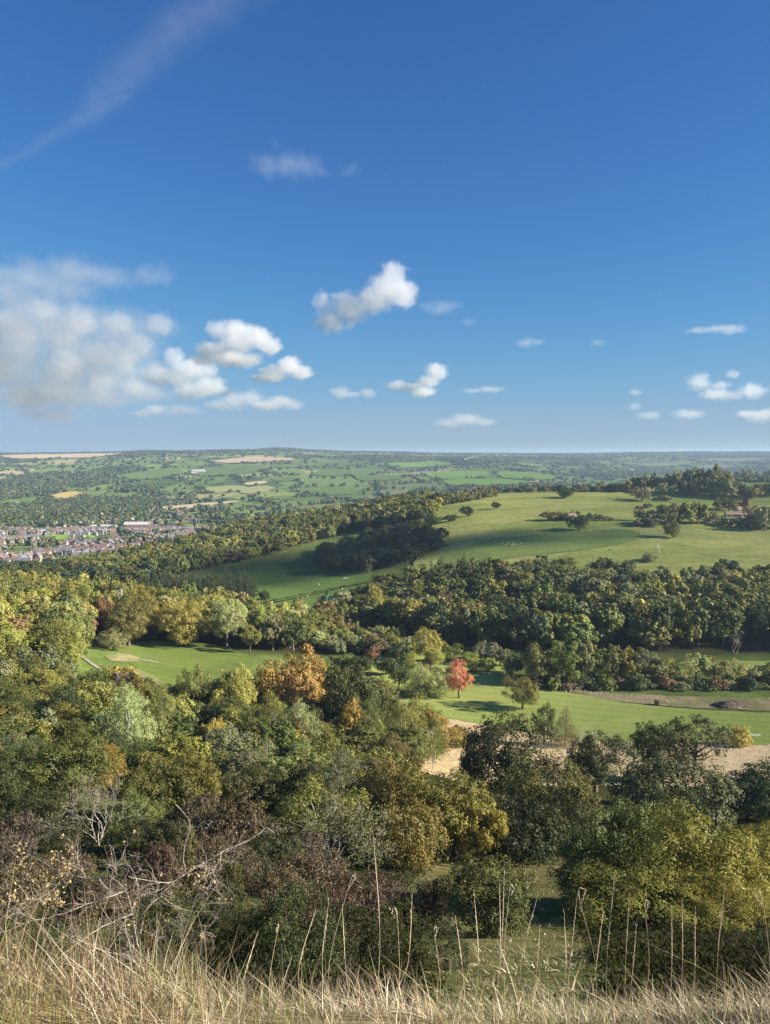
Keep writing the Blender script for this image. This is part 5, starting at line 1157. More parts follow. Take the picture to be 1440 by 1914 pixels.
def near_grass():
    r = np.random.default_rng(3)
    def tone(x, d, n):
        g = fbm(x * 2.2 + 7, d * 2.2, 61, 3); straw = np.array([.60, .49, .31]); pale = np.array([.72, .64, .48]); green = np.array([.27, .28, .09]); brown = np.array([.30, .19, .10])
        pk = r.random(n); gr = smooth((g - .53) / .12) * .5; br = smooth((.1 - x) / 1.6) * .45 + .16
        c = np.where((pk < gr)[:, None], green, np.where((pk < gr + br)[:, None], brown, np.where((r.random(n) < .35)[:, None], pale, straw)))
        return c * r.uniform(.55, 1.1, (n, 1))
    n = 54000; d = 1.35 + 3.4 * r.random(n) ** .9; x = r.uniform(-1, 1, n) * (1.0 + .62 * d)
    cl = fbm(x * 3, d * 3, 63, 3); left = smooth((-.15 - x) / 1.0)
    h = (.055 + .13 * cl ** 1.3) * r.uniform(.5, 1.35, n) * (1 + 1.0 * left) * np.where(d > 3.4, .8, 1)
    blades('grass', x, d, h, r.uniform(.0007, .0015, n), tone(x, d, n), r, (-.06, .03), .45)
    # taller thin flowering stems in the sward
    n = 520; d = r.uniform(2.3, 4.2, n); x = r.uniform(-1, 1, n) * (1.0 + .6 * d)
    h = r.uniform(.12, .30, n) * (1 + .35 * smooth((-.15 - x) / 1.0))
    blades('grass', x, d, h, r.uniform(.0010, .0020, n), np.array([.60, .51, .36]) * r.uniform(.6, 1.1, (n, 1)), r, (-.10, 0), .22, 5)
    # rough grass tufts on the strip of open slope and over the slope beyond the brow
    n = 26000; d = np.exp(r.uniform(math.log(5), math.log(125), n)); x = r.uniform(-.62, .62, n) * (d + 4)
    k = inside(STRIP, x, d) | (r.random(n) < .25); x, d = x[k], d[k]; n = len(x)
    c = np.where((r.random(n) < .4)[:, None], np.array([.24, .20, .10]), np.array([.11, .13, .04])) * r.uniform(.7, 1.2, (n, 1))
    blades('grass', x, d, r.uniform(.12, .38, n) * (1 + d / 160), r.uniform(.006, .012, n) * (.35 + d / 50), c, r, (-.2, 0), .8, 2)
    lo, hi = STRIP.min(0), STRIP.max(0); n = 30000; x = r.uniform(lo[0], hi[0], n); d = lo[1] + (hi[1] - lo[1]) * r.random(n) ** 1.3
    k = inside(STRIP, x, d) & (fbm(x / 1.6, d / .9, 83, 2) > .46); x, d = x[k], d[k]; n = len(x)
    c = np.where((r.random(n) < .45)[:, None], np.array([.40, .33, .18]), np.array([.17, .20, .065])) * r.uniform(.6, 1.2, (n, 1))
    blades('grass', x, d, r.uniform(.15, .42, n), r.uniform(.02, .045, n), c, r, (-.2, 0), .9, 2)
    # dry grass of the meadow rim and the strip by the fairway: tufts
    n = 9000; k = r.random(n); d = r.uniform(195, 330, n); px = r.uniform(700, 1500, n); x = (px - 720) / FPX * d
    mead = [p for p in SHEETS if 180 < p[:, 1].min() and p[:, 1].max() < 345]
    ok = np.zeros(n, bool)
    for p in (MEADOW, RSTRIP): ok |= inside(p, x, d)
    for p in FAIR: ok &= ~inside(p, x, d)
    x, d = x[ok], d[ok]; n = len(x)
    blades('grass', x, d, r.uniform(.25, .7, n), r.uniform(.05, .12, n), np.array([.55, .43, .25]) * r.uniform(.6, 1.15, (n, 1)), r, (-.2, 0), .6, 2, .3)
MEADOW, FAIR, RSTRIP = SHEETS[0], [SHEETS[1], SHEETS[3]], SHEETS[4]
near_grass()

# ------------------------------------------------------------------ single tall stems, seed heads, the thorn shrub
M['straw'] = plain_mat('straw', (.62, .50, .32), (.74, .64, .45), 30, .7)
M['seed'] = plain_mat('seed_head', (.60, .49, .33), (.72, .62, .46), 120, .9, .3)
M['seed_dark'] = plain_mat('dark_seed_head', (.035, .025, .02), (.09, .06, .04), 90, .9, .3)
M['thorn_wood'] = plain_mat('thorn_bark', (.17, .145, .125), (.38, .33, .285), 22, .85, .5, (1, 1, .6), lo=.3, hi=.55)
def W_(px, py, d): return np.array([bearing(px, py) * d, d, -tpy(py) * d])
def bez(pts, n=14):
    """Catmull-Rom through the points"""
    p = np.array(pts, float); p = np.concatenate([[2*p[0]-p[1]], p, [2*p[-1]-p[-2]]]); out = []
    m = max(2, n // (len(p) - 3))
    for i in range(1, len(p) - 2):
        for t in np.linspace(0, 1, m, endpoint=(i == len(p) - 3)):
            out.append(.5 * ((2*p[i]) + (-p[i-1]+p[i+1])*t + (2*p[i-1]-5*p[i]+4*p[i+1]-p[i+2])*t*t + (-p[i-1]+3*p[i]-3*p[i+1]+p[i+2])*t**3))
    return np.array(out)
STEMS = [(712, 1808, 698, 1560, 3.4), (605, 1815, 655, 1648, 3.3), (612, 1812, 615, 1682, 3.2), (668, 1815, 640, 1690, 3.3), (745, 1815, 771, 1668, 3.3), (752, 1812, 742, 1708, 3.2), (884, 1812, 886, 1662, 3.3), (922, 1815, 943, 1626, 3.3), (928, 1812, 934, 1655, 3.4), (940, 1812, 953, 1664, 3.2), (880, 1815, 851, 1710, 3.2),
         (1050, 1815, 1055, 1706, 3.3), (1058, 1812, 1080, 1668, 3.4), (1130, 1785, 1082, 1672, 3.5), (1098, 1800, 1128, 1702, 3.3), (1135, 1780, 1150, 1630, 3.5), (1176, 1795, 1177, 1668, 3.4), (1202, 1790, 1206, 1690, 3.4), (1254, 1795, 1256, 1690, 3.3), (1274, 1800, 1275, 1676, 3.4), (1350, 1790, 1357, 1642, 3.4), (1438, 1770, 1424, 1676, 3.5),
         (975, 1812, 1006, 1672, 3.4), (990, 1812, 1010, 1728, 3.3), (560, 1815, 590, 1700, 3.2), (500, 1815, 520, 1735, 3.1), (470, 1820, 482, 1742, 3.1), (1310, 1800, 1300, 1700, 3.3), (1170, 1800, 1190, 1730, 3.2), (830, 1815, 812, 1740, 3.2)]
def stem_label(i): 
    s = ['tallest pale grass stem, standing alone left of the middle', 'pale grass stem leaning right before the gorse']
    if i < 2: return s[i]
    px = STEMS[i][2]
    near = 'before the gorse' if px < 840 else 'before the orange-topped bush' if px < 1020 else 'before the great bush'
    lean = STEMS[i][2] - STEMS[i][0]; hgt = STEMS[i][1] - STEMS[i][3]
    return f"{'tall' if hgt > 135 else 'middling' if hgt > 105 else 'short'} pale grass stem {'leaning right' if lean > 8 else 'leaning left' if lean < -8 else 'upright'} {near}"
r_ = np.random.default_rng(17)
for i, (x0, y0, x1, y1, d) in enumerate(STEMS):
    b = W_(x0, y0, d); b[2] = gz(b[0], b[1]) - .02; e = W_(x1, y1, d + r_.normal() * .05)
    mid = (b * .45 + e * .55) + np.array([(b[0] - e[0]) * .25 + r_.normal() * .018, r_.normal() * .02, .01]); L = np.linalg.norm(e - b)
    L0 = np.linalg.norm(e - b); q1 = b * .8 + e * .2 + r_.normal(size=3) * .008; nod = e + np.array([r_.choice([-1, 1, 1]) * r_.uniform(.0, .05), 0, r_.uniform(.0, .03)]) * L0
    pts = bez([b, q1, mid, e, nod] if i % 4 == 1 else [b, q1, mid, e], 20); root = empty('grass_stem', tuple(b)); tag(root, stem_label(i), 'grass stem', 'tall flowering grass stems')
    g = Geo(); g.tube(pts - b, np.linspace(.0011, .0006, len(pts)), 5); link('stalk', g.mesh('stalk', M['straw'], True), root)
    g = Geo(); k = max(3, len(pts) // 3); top = pts[-k:] - b
    g.tube(bez(top, 9), np.interp(np.linspace(0, 1, len(bez(top, 9))), [0, .3, .7, 1], [.0007, .0020, .0018, .0004]), 5)
    for q in range(14):                                   # spikelets
        t = r_.uniform(.05, 1); p = top[0] * (1 - t) + top[-1] * t; dv = r_.normal(size=3) * .0035 + (top[-1] - top[0]) / np.linalg.norm(top[-1] - top[0]) * .012
        g.tube([p, p + dv * .6, p + dv], [.0004, .0011, .0003], 4)
    link('seed_head', g.mesh('seed_head', M['seed'], True), root)
KN = [(1302, 1834), (1332, 1828), (1310, 1842), (1348, 1852), (1362, 1848), (1386, 1856), (1392, 1866), (1401, 1850), (1424, 1852), (1432, 1858), (1435, 1838), (1322, 1854), (1318, 1862), (1378, 1870), (1262, 1848), (1246, 1858), (1298, 1860), (928, 1838), (918, 1866), (776, 1876), (770, 1868), (868, 1876), (1185, 1850), (1152, 1842), (1106, 1852), (1038, 1862)]
kh = None
for i, (px, py) in enumerate(KN):
    d = 2.55 + .012 * (1880 - py) * .6; e = W_(px, py, d); zb = gz(e[0], d + .02)
    if e[2] < zb + .06: e[2] = zb + .06
    root = empty('knapweed', (e[0], d + .02, zb - .01)); tag(root, 'dark dried knapweed head on a thin stalk in the pale grass', 'wild flower', 'dried knapweed heads in the grass')
    o = e - np.array([e[0], d + .02, zb - .01])
    g = Geo(); g.tube(bez([(0, 0, 0), o * .5 + np.array([.006, 0, 0]), o], 8), np.linspace(.0012, .0008, 8), 4); link('stalk', g.mesh('stalk', M['bark'], True), root)
    if kh is None:
        g = Geo(); g.tube([(0, 0, -.006), (0, 0, -.003), (0, 0, .002), (0, 0, .006), (0, 0, .009)], [.001, .0045, .0052, .0042, .0028], 7)
        for q in range(9):
            a = q * .7; g.tube([(0, 0, .006), (.004 * math.cos(a), .004 * math.sin(a), .012)], [.0012, .0004], 3)
        kh = g.mesh('flower_head', M['seed_dark'], True)
    hd = link('flower_head', kh, root, tuple(o)); hd.rotation_euler = (r_.normal() * .3, r_.normal() * .3, 0)

def thorn_shrub():
    r = np.random.default_rng(29); base = W_(275, 1858, 3.05); base[2] = gz(base[0], base[1]) - .03
    root = empty('thorn_shrub', tuple(base)); tag(root, 'bare grey hawthorn shrub with tangled twigs and a few dry leaves in the grass', 'shrub')
    main = [  # (photo points with depth), radius
     ([(276, 1872, 3.05), (270, 1830, 3.05), (257, 1762, 3.04), (246, 1700, 3.02), (236, 1664, 3.0)], .0105, 1),
     ([(236, 1664, 3.0), (200, 1676, 2.96), (150, 1695, 2.9), (88, 1716, 2.85)], .0072, 1), ([(252, 1706, 3.02), (190, 1735, 2.93), (130, 1772, 2.86), (60, 1832, 2.8)], .0066, 1),
     ([(262, 1745, 3.04), (284, 1690, 3.05), (330, 1645, 3.08), (372, 1618, 3.1), (418, 1590, 3.13), (465, 1571, 3.16), (500, 1549, 3.2), (514, 1556, 3.2)], .0085, 1),
     ([(347, 1628, 3.09), (344, 1590, 3.1), (358, 1546, 3.1), (348, 1522, 3.1), (326, 1504, 3.1)], .0042, 0), ([(358, 1548, 3.1), (382, 1542, 3.1), (412, 1532, 3.1)], .003, 0),
     ([(236, 1664, 3.0), (205, 1646, 3.05), (160, 1640, 3.1), (110, 1625, 3.12), (60, 1598, 3.15), (0, 1612, 3.2), (-60, 1620, 3.2)], .0056, 1), ([(270, 1835, 3.05), (243, 1790, 3.02), (190, 1772, 2.98), (138, 1757, 2.95), (110, 1750, 2.95)], .0090, 1),
     ([(272, 1845, 3.05), (250, 1790, 3.1), (240, 1740, 3.12), (225, 1690, 3.15), (190, 1650, 3.18)], .006, 1), ([(290, 1690, 3.05), (330, 1690, 3.0), (380, 1672, 2.96), (418, 1645, 2.95)], .0042, 1),
     ([(300, 1675, 3.06), (345, 1700, 3.05), (390, 1708, 3.0), (440, 1700, 2.98)], .0038, 1), ([(110, 1625, 3.12), (100, 1660, 3.1), (60, 1690, 3.05), (10, 1720, 3.0)], .0045, 1), ([(200, 1676, 2.96), (215, 1640, 2.95), (235, 1590, 2.95)], .004, 1),
     ([(160, 1640, 3.1), (150, 1615, 3.1), (140, 1588, 3.12)], .0032, 1), ([(246, 1700, 3.02), (262, 1660, 3.1), (240, 1620, 3.2), (205, 1615, 3.25)], .0045, 1), ([(330, 1645, 3.08), (300, 1650, 3.0), (265, 1650, 2.95), (240, 1640, 2.9)], .004, 1),
     ([(418, 1590, 3.13), (400, 1620, 3.1), (385, 1640, 3.05)], .0028, 1), ([(262, 1745, 3.04), (320, 1760, 2.95), (380, 1740, 2.9), (415, 1690, 2.88)], .004, 1), ([(88, 1716, 2.85), (40, 1730, 2.82), (-20, 1760, 2.8)], .0045, 1)]
    leaves = []; tg = Geo()
    def twig(p, dv, L, rad_, depth):
        n = 4; pts = [p]; dv = dv / np.linalg.norm(dv)
        for q in range(n):
            dv = dv + r.normal(size=3) * .28; dv[1] *= .8; dv /= np.linalg.norm(dv); pts.append(pts[-1] + dv * L / n)
            if r.random() < .55:                         # thorns
                tv = np.cross(dv, r.normal(size=3)); tv /= np.linalg.norm(tv); tg.tube([pts[-1], pts[-1] + tv * .010], [rad_ * .45, .0002], 3)
        tg.tube(pts, np.linspace(rad_, rad_ * .4, n + 1), 4)
        leaves.append((pts[-1], depth)); leaves.append((pts[2], depth))
        if depth > 0:
            for q in range(r.integers(1, 4)):
                k = r.integers(1, n + 1); nd = dv + r.normal(size=3) * .75; twig(pts[k], nd, L * r.uniform(.45, .8), rad_ * .65, depth - 1)
    bough_pts = []
    for pts, rad_, tw in main:
        P = np.array([W_(*q) for q in pts]); P[1:-1] += r.normal(size=P[1:-1].shape) * .006
        rad_ *= .5; c = bez(P, 16) - base; c[1:] += r.normal(size=c[1:].shape) * .0022
        g = Geo(); g.tube(c, np.linspace(rad_, max(.0013, rad_ * .35), len(c)), 6)
        link('branch', g.mesh('branch', M['thorn_wood'], True), root); bough_pts.append(c)
        for k in range(2, len(c)):
            if k < .8 * len(c) and r.random() < (.62 if tw else .3):
                dv = (c[k] - c[k - 1]); dv = dv / np.linalg.norm(dv) + r.normal(size=3) * .75 + np.array([0, 0, .12]); twig(c[k], dv, r.uniform(.05, .17) if tw else .03, max(.0011, rad_ * .24), 2 if tw else 0)
                if tw and r.random() < .5: twig(c[k], dv + r.normal(size=3) * .6, r.uniform(.05, .16), .0010, 1)
    link('twigs', tg.mesh('twigs', M['thorn_wood'], True), root)
    # dry leaves, most on the outer left twigs
    P = []
    for p, dp in leaves:
        w = p + base; px, py = py_of(w[0], w[1], w[2])
        pr = .7 if (px < 135 and py < 1690) else .3 if (295 < px < 390 and 1615 < py < 1670) else .025
        if r.random() < pr:
            for q in range(r.integers(2, 6)): P.append(p + r.normal(size=3) * .0055)
    P = np.array(P); v, f = cards(P, r.normal(size=P.shape), np.full(len(P), .0068), np.full(len(P), .0042), r, None, .45)
    cm = np_mesh('leaves', v, f, M['leaf_near'], attrs={'rnd': ('FACE', r.random(len(P)))}); o = link('leaves', cm, root); o.color = (.44, .32, .18, .25)
thorn_shrub()

def stemmy(name, label, px, d, base_py, top, wpx, seed, bark='pale_bark', depth=4, stems=6, leaf=None, cat='tree', spread=.5, k=5, r0=.06, leafn=0, z=None):
    """a bare or thin-leaved plant whose branching shows"""
    r = np.random.default_rng(seed); x = bearing(px, base_py) * d; z = gz(x, d) if z is None else z
    H = -tpy(top) * d - z; g = Geo(); tips = []
    for s in range(stems):
        th = r.uniform(0, 6.283); lean = .45 if stems > 1 else .05
        branchy(g, (0, 0, -.1), (math.cos(th) * lean, math.sin(th) * lean, 1), H * .45, r0 * r.uniform(.7, 1.1), depth, r, 0, spread, .2, k, tips, .16, 4, .68, (2, 4), .008 * H / 6)
    zmax = max(v[:, 2].max() for v in g.v); sc = H / zmax
    root = empty(name, (x, d, z)); root.scale = (sc * wpx / FPX * d / (H * .9), sc * wpx / FPX * d / (H * .9), sc)
    link('branches', g.mesh('branches', M[bark], True), root); tag(root, label, cat)
    if leaf:
        P = np.array([t[0] for t in tips if t[2] <= 1]); P = np.repeat(P, leafn, 0) + r.normal(size=(len(P) * leafn, 3)) * H * .045
        v, f = cards(P, r.normal(size=P.shape), np.full(len(P), .016 * H), np.full(len(P), .007 * H), r)
        o = link('leaves', np_mesh('leaves', v, f, M['leaf_near'], attrs={'rnd': ('FACE', r.random(len(P)))}), root); o.color = (*SHADES[leaf], 0)
    return root
stemmy('willow_shrub', 'grey willow shrub with pale bare stems spreading from one foot, in the left hollow', 185, 96, 1590, 1448, 150, 5, leaf='grey', stems=7, leafn=5, r0=.09, cat='shrub')
stemmy('dead_tree', 'thin dead snag with broken pale branches in the near wood', 505, 150, 1440, 1366, 34, 8, 'dead_wood', 2, 1, spread=.9, r0=.16)
stemmy('dead_tree', 'bare dead tree standing white on the open pasture', 1232, at(1232, 1036, 480, 900)[1], 1036, 1010, 26, 12, 'dead_wood', 4, 1, spread=.65, r0=.34)
stemmy('leaning_trunk', 'dead pole leaning on the pasture above the white farmhouse', 1114, at(1114, 955, 480, 1300)[1], 955, 934, 6, 3, 'bark', 1, 1, spread=.4, r0=.3)
stemmy('bare_bush', 'leafless reddish bush beside the dark round meadow tree', 1150, 205, 1410, 1368, 84, 21, 'bark', 4, 7, r0=.06, cat='bush')
stemmy('bare_bush', 'grey leafless thicket at the meadow edge by the pointed tree', 1105, 232, 1392, 1362, 60, 22, 'pale_bark', 4, 7, r0=.05, cat='bush')
stemmy('bare_tree', 'pale bare-branched tree at the foot of the dark wood', 1375, 356, 1215, 1170, 44, 31, 'pale_bark', 5, 2, spread=.5, r0=.2)
stemmy('grey_stem_tree', 'olive tree whose grey branching stems show, centre of the near thicket', 625, 84, 1635, 1478, 190, 41, 'pale_bark', 5, 6, leaf='olive', leafn=6, r0=.09)
# ------------------------------------------------------------------ buildings, animals, posts and other small things
M['wall_white'] = plain_mat('white_render', (.42, .40, .37), (.50, .48, .45), 1.5, .9)
M['wall_cream'] = plain_mat('cream_render', (.38, .32, .26), (.46, .40, .33), 1.5, .9)
M['wall_brick'] = plain_mat('red_brick', (.20, .14, .115), (.27, .19, .155), 2.5, .9)
M['wall_stone'] = plain_mat('grey_stone', (.36, .32, .27), (.46, .42, .36), 2.5, .9)
M['roof_brown'] = plain_mat('brown_tile', (.16, .10, .08), (.24, .16, .13), 2.0, .9)
M['roof_grey'] = plain_mat('grey_slate', (.13, .13, .14), (.22, .22, .23), 2.0, .75)
M['roof_red'] = plain_mat('red_tile', (.20, .125, .10), (.27, .18, .145), 2.0, .9)
M['roof_pale'] = plain_mat('pale_sheet', (.48, .48, .48), (.56, .56, .56), .6, .5)
M['glass'] = plain_mat('window_glass', (.03, .04, .05), (.05, .06, .07), 1, .15, spec=.8)
M['wool'] = plain_mat('sheep_wool', (.70, .66, .58), (.80, .77, .70), 8, .95)
M['post'] = plain_mat('weathered_post', (.42, .37, .30), (.56, .50, .42), 6, .9)
M['paint'] = plain_mat('white_paint', (.76, .76, .74), (.82, .82, .80), 3, .6)
M['soil'] = plain_mat('dark_soil', (.045, .035, .028), (.10, .075, .055), 1.2, .95, 1.0)
M['steel'] = plain_mat('grey_steel', (.22, .23, .24), (.32, .33, .34), 2, .6)
def gable(g, w, l, he, hr, x=0, y=0, over=.35, roofm=1, wallm=0):
    """gabled block: walls closed to the ridge, roof slabs a little proud"""
    X, Y = w / 2, l / 2
    v = [(x-X, y-Y, -1.2), (x+X, y-Y, -1.2), (x+X, y+Y, -1.2), (x-X, y+Y, -1.2), (x-X, y-Y, he), (x+X, y-Y, he), (x+X, y+Y, he), (x-X, y+Y, he), (x-X, y, hr), (x+X, y, hr)]
    g.add(v, [(0, 1, 5, 4), (2, 3, 7, 6), (4, 5, 9, 8), (6, 7, 8, 9)], wallm)
    g.add([v[i] for i in (0, 3, 7, 4)], [(0, 1, 2, 3)], wallm); g.add([v[i] for i in (1, 2, 6, 5)], [(0, 1, 2, 3)], wallm)
    g.add([v[4], v[7], v[8]], [(0, 1, 2)], wallm); g.add([v[5], v[6], v[9]], [(0, 1, 2)], wallm)
    sl = (hr - he) / Y
    for s in (-1, 1):
        a = [(x-X-over, y+s*(Y+over), he-over*sl+.06), (x+X+over, y+s*(Y+over), he-over*sl+.06), (x+X+over, y, hr+.08), (x-X-over, y, hr+.08)]
        b = [(p[0], p[1], p[2]+.16) for p in a]
        g.add(a + b, [(0, 1, 2, 3), (7, 6, 5, 4), (0, 4, 5, 1), (1, 5, 6, 2), (3, 2, 6, 7), (0, 3, 7, 4)], roofm)
def house_mesh(w, l, he, hr, wall, roof, wings=False):
    g = Geo(); gable(g, w, l, he, hr)
    g.box((w*.3, -.5, hr-1.2), (w*.3+.9, .5, hr+1.1), 0)
    for s in (-1, 1):
        for xx in (-w*.28, 0, w*.28):
            for zz in (.9, 3.2):
                if zz + 1.3 < he: g.box((xx-.55, s*(l/2)-.03, zz), (xx+.55, s*(l/2)+.03, zz+1.3), 2)
    if wings: gable(g, l*.6, w*.45, he*.8, hr*.72, w*.72, 0)
    return g.mesh('house', [M[wall], M[roof], M['glass']])
HM = [(house_mesh(8.5, 7.5, 5, 8, 'wall_white', 'roof_brown'), 'white-walled house with a brown roof'), (house_mesh(9.5, 7.5, 5, 8.2, 'wall_cream', 'roof_grey'), 'cream house with a grey slate roof'), (house_mesh(8.5, 7.5, 5, 8, 'wall_brick', 'roof_brown'), 'brick house with a brown roof'),
      (house_mesh(10, 8, 5, 8.2, 'wall_white', 'roof_grey'), 'white-walled house with a grey roof'), (house_mesh(8.5, 7.5, 5, 8, 'wall_cream', 'roof_red'), 'cream house with a red tiled roof')]
def town():
    r = np.random.default_rng(14); n = 0; rows = []
    for row in range(38):                                 # terraces and closes: short curved rows
        d0 = 965 + row * 16; seg = r.uniform(-.35, .25)
        x = -d0 * .60 + r.uniform(0, 20)
        while True:
            d = d0 + 12 * math.sin(x / 70 + row * .5) + r.normal() * 1.5; px = 720 + x / d * FPX
            if not inside(TOWN, [x], [d])[0]:
                if px > 460: break
                x += 12; continue
            if px > -15 and fbm(np.array([x / 75.]), np.array([d / 75.]), 91, 2)[0] < .60 and not inside(PARK, [x], [d])[0]:
                rows.append((x, d, .12 * math.sin(x / 60) + (0 if row % 2 else math.pi) + (math.pi / 2 if (row // 3) % 3 == 1 else 0)))
            x += r.uniform(10.5, 15)
    rows.sort(key=lambda q: q[1]); keep, rest = rows[:296], rows[296:]
    for x, d, rz in keep:
        me, lb = HM[r.choice(5, p=[.24, .22, .22, .18, .14])]
        px, _ = py_of(x, d, gz(x, d))
        where = ('left' if px < 90 else 'middle' if px < 230 else 'right') + (' of the nearest rows of the town' if d < 1100 else ' of the middle rows of the town' if d < 1250 else ' of the far rows of the town')
        o = link('house', me, None, (x, d, gz(x, d))); o.rotation_euler = (0, 0, rz + r.normal() * .1); s = r.uniform(.85, 1.15); o.scale = (s, s, s)
        tag(o, f'small {lb} {where}', 'house', 'houses of the town')
    for k in range(450):                                  # houses scattered among the trees beyond
        d = r.uniform(1620, 2500); px = r.uniform(-20, 340) ; x = (px - 720) / FPX * d
        if fbm(np.array([x / 160.]), np.array([d / 160.]), 93, 2)[0] > .53: rest.append((x, d, r.uniform(0, 3.1)))
    g = Geo()                                             # houses past the count
    vs_ = [(np.array([v.co[:] for v in HM[k][0].vertices]), [(tuple(p.vertices), p.material_index) for p in HM[k][0].polygons]) for k in range(5)]
    for x, d, rz in rest:
        k = r.choice(5, p=[.24, .22, .22, .18, .14]); v, f = vs_[k]; c, s_ = math.cos(rz), math.sin(rz); sc = r.uniform(.85, 1.15)
        w = np.stack([(v[:, 0] * c - v[:, 1] * s_) * sc + x, (v[:, 0] * s_ + v[:, 1] * c) * sc + d, v[:, 2] * sc + gz(x, d)], -1)
        for n_ in (3, 4):
            ff = [q for q in f if len(q[0]) == n_]
            if ff:
                g.v.append(w.astype(np.float32)); g.f[n_].append(np.array([q[0] for q in ff], np.int32) + g.n); g.m[n_].append(np.array([k * 3 + q[1] for q in ff], np.int32)); g.r[n_].append(np.full(len(ff), .5, np.float32)); g.n += len(v)
    if g.n: tag(link('distant_houses', g.mesh('distant_houses', [m for q in HM for m in q[0].materials])), kind='stuff')
    print('houses', len(rows))
    tr = []
    for x, d, rz in rows:                                 # garden trees
        for q in range(3):
            if r.random() < .62: tr.append((x + r.normal() * 9, d + 7 + r.normal() * 5, r.uniform(4, 9), r.uniform(4, 8), ['dark', 'mid', 'olive', 'bronze', 'blue'][r.integers(5)], 'round'))
    tree_mass('garden_trees', tr)
PARK = px_poly([(150, 1004), (240, 996), (260, 1006), (170, 1014)], dmin=1050, dmax=1800)
town()
def building(label, cat, px, py, w, l, he, hr, wall, roof, rz=0., dr=(1050, 2000), name='building', windows=4, extra=None):
    x, d, z = at(px, py, *dr); root = empty(name, (x, d, z), rz)
    g = Geo(); gable(g, w, l, he, hr); a = g.mesh('walls', [M[wall], M[roof]])
    # split roof from walls so that each is a part
    bm = bmesh.new(); bm.from_mesh(a); b2 = bm.copy()
    bmesh.ops.delete(bm, geom=[f for f in bm.faces if f.material_index == 1], context='FACES'); bmesh.ops.delete(b2, geom=[f for f in b2.faces if f.material_index == 0], context='FACES')
    for nm, b in (('walls', bm), ('roof', b2)):
        me = bpy.data.meshes.new(nm); b.to_mesh(me); b.free()
        me.materials.append(M[wall]); me.materials.append(M[roof]); link(nm, me, root)
    wm = None
    for s in (-1, 1):
        for k in range(windows):
            if wm is None:
                gw = Geo(); gw.box((-.7, -.04, 0), (.7, .04, 1.5)); wm = gw.mesh('window', M['glass'])
            link('window', wm, root, (-w / 2 + w * (k + .5) / windows, s * l / 2, he * .4))
    if extra: extra(root)
    return tag(root, label, cat)
M['wall_hall'] = plain_mat('hall_brick', (.38, .13, .10), (.44, .18, .13), 2.5, .9)
building('big red-brick hall with a pale roof in the middle of the town', 'hall', 256, 988, 48, 22, 9, 14, 'wall_hall', 'roof_pale', .05, windows=8)
building('low red-brick wing beside the big hall', 'hall', 283, 988, 24, 14, 6, 9, 'wall_brick', 'roof_red', .05, windows=5)
building('long low white shed left of the brick hall', 'shed', 194, 988, 52, 16, 5, 8, 'wall_white', 'roof_pale', .03, windows=8)
building('pale boxy school block left of the town park', 'school', 84, 999, 22, 12, 7, 9, 'wall_white', 'roof_pale', .2, windows=5)
building('brick tower-like block between the house rows', 'building', 213, 1004, 9, 9, 11, 15, 'wall_brick', 'roof_red', .3, windows=2)
building('long white house row under the dark hedge, right of the brick hall', 'house row', 300, 974, 40, 10, 5, 8, 'wall_white', 'roof_grey', .08, windows=8)
building('white house row at the right edge of the town playing field', 'house row', 352, 974, 36, 10, 5, 8, 'wall_white', 'roof_brown', -.05, windows=8)
building('white farm standing alone among trees on the far green hillside', 'farm', 372, 884, 60, 20, 9, 15, 'wall_white', 'roof_pale', .1, (1800, 6000), windows=6)
building('second white barn of the far hillside farm', 'barn', 362, 885, 26, 16, 8, 13, 'wall_white', 'roof_grey', .5, (1800, 6000), windows=3)
P_ = (480, 1500)
building('white farmhouse with a steep grey roof half hidden by its trees on the pasture', 'farmhouse', 1102, 975, 9, 7, 4.2, 8, 'wall_white', 'roof_grey', math.pi / 2 - .15, P_, 'farmhouse', 2)
building('white gabled cottage left of the farmhouse behind the oak', 'cottage', 1069, 974, 8, 6.5, 4, 7.6, 'wall_white', 'roof_brown', .3, P_, 'cottage', 2)
building('hill farm house with a red roof among its trees', 'farmhouse', 1388, 962, 13, 8, 4.5, 8, 'wall_cream', 'roof_red', .2, P_, 'farmhouse', 4)
building('pale stone barn of the hill farm', 'barn', 1370, 968, 14, 8, 3.5, 6, 'wall_stone', 'roof_red', -.1, P_, 'barn', 3)
building('small pale shed at the left end of the hill farm', 'shed', 1325, 978, 8, 5, 3, 4.6, 'wall_stone', 'roof_pale', .15, P_, 'shed', 2)
building('low cream outbuilding in the hill farm yard', 'shed', 1350, 979, 9, 5, 2.6, 4, 'wall_cream', 'roof_pale', 0, P_, 'shed', 2)
building('red-roofed house peeping from the low trees behind the yellowing wood', 'house', 152, 1092, 11, 8, 4.5, 8, 'wall_cream', 'roof_red', .2, (480, 900), 'house', 3)
building('brown-roofed house left of the red-roofed one in the low trees', 'house', 95, 1080, 14, 8, 4.5, 8, 'wall_cream', 'roof_brown', .05, (480, 900), 'house', 3)
def tower():
    d = 392; px = 224; x = bearing(px, 1110) * d; z = gz(x, d); top = -tpy(1102) * d
    root = empty('stone_tower', (x, d, z)); tag(root, 'narrow white twin-topped tower peeping over the yellowing wood', 'tower'); h = top - z
    g = Geo(); g.box((-1.3, -1.2, -1), (1.3, 1.2, h - 3.2)); link('shaft', g.mesh('shaft', M['wall_stone']), root)
    for s, hh in ((-1, 0), (1, .5)):
        g = Geo(); g.box((s * .8 - .42, -.5, h - 3.2), (s * .8 + .42, .5, h - .5 + hh)); g.box((s * .8 - .55, -.62, h - .5 + hh), (s * .8 + .55, .62, h - .25 + hh)); link('chimney', g.mesh('chimney', M['wall_stone']), root)
tower()
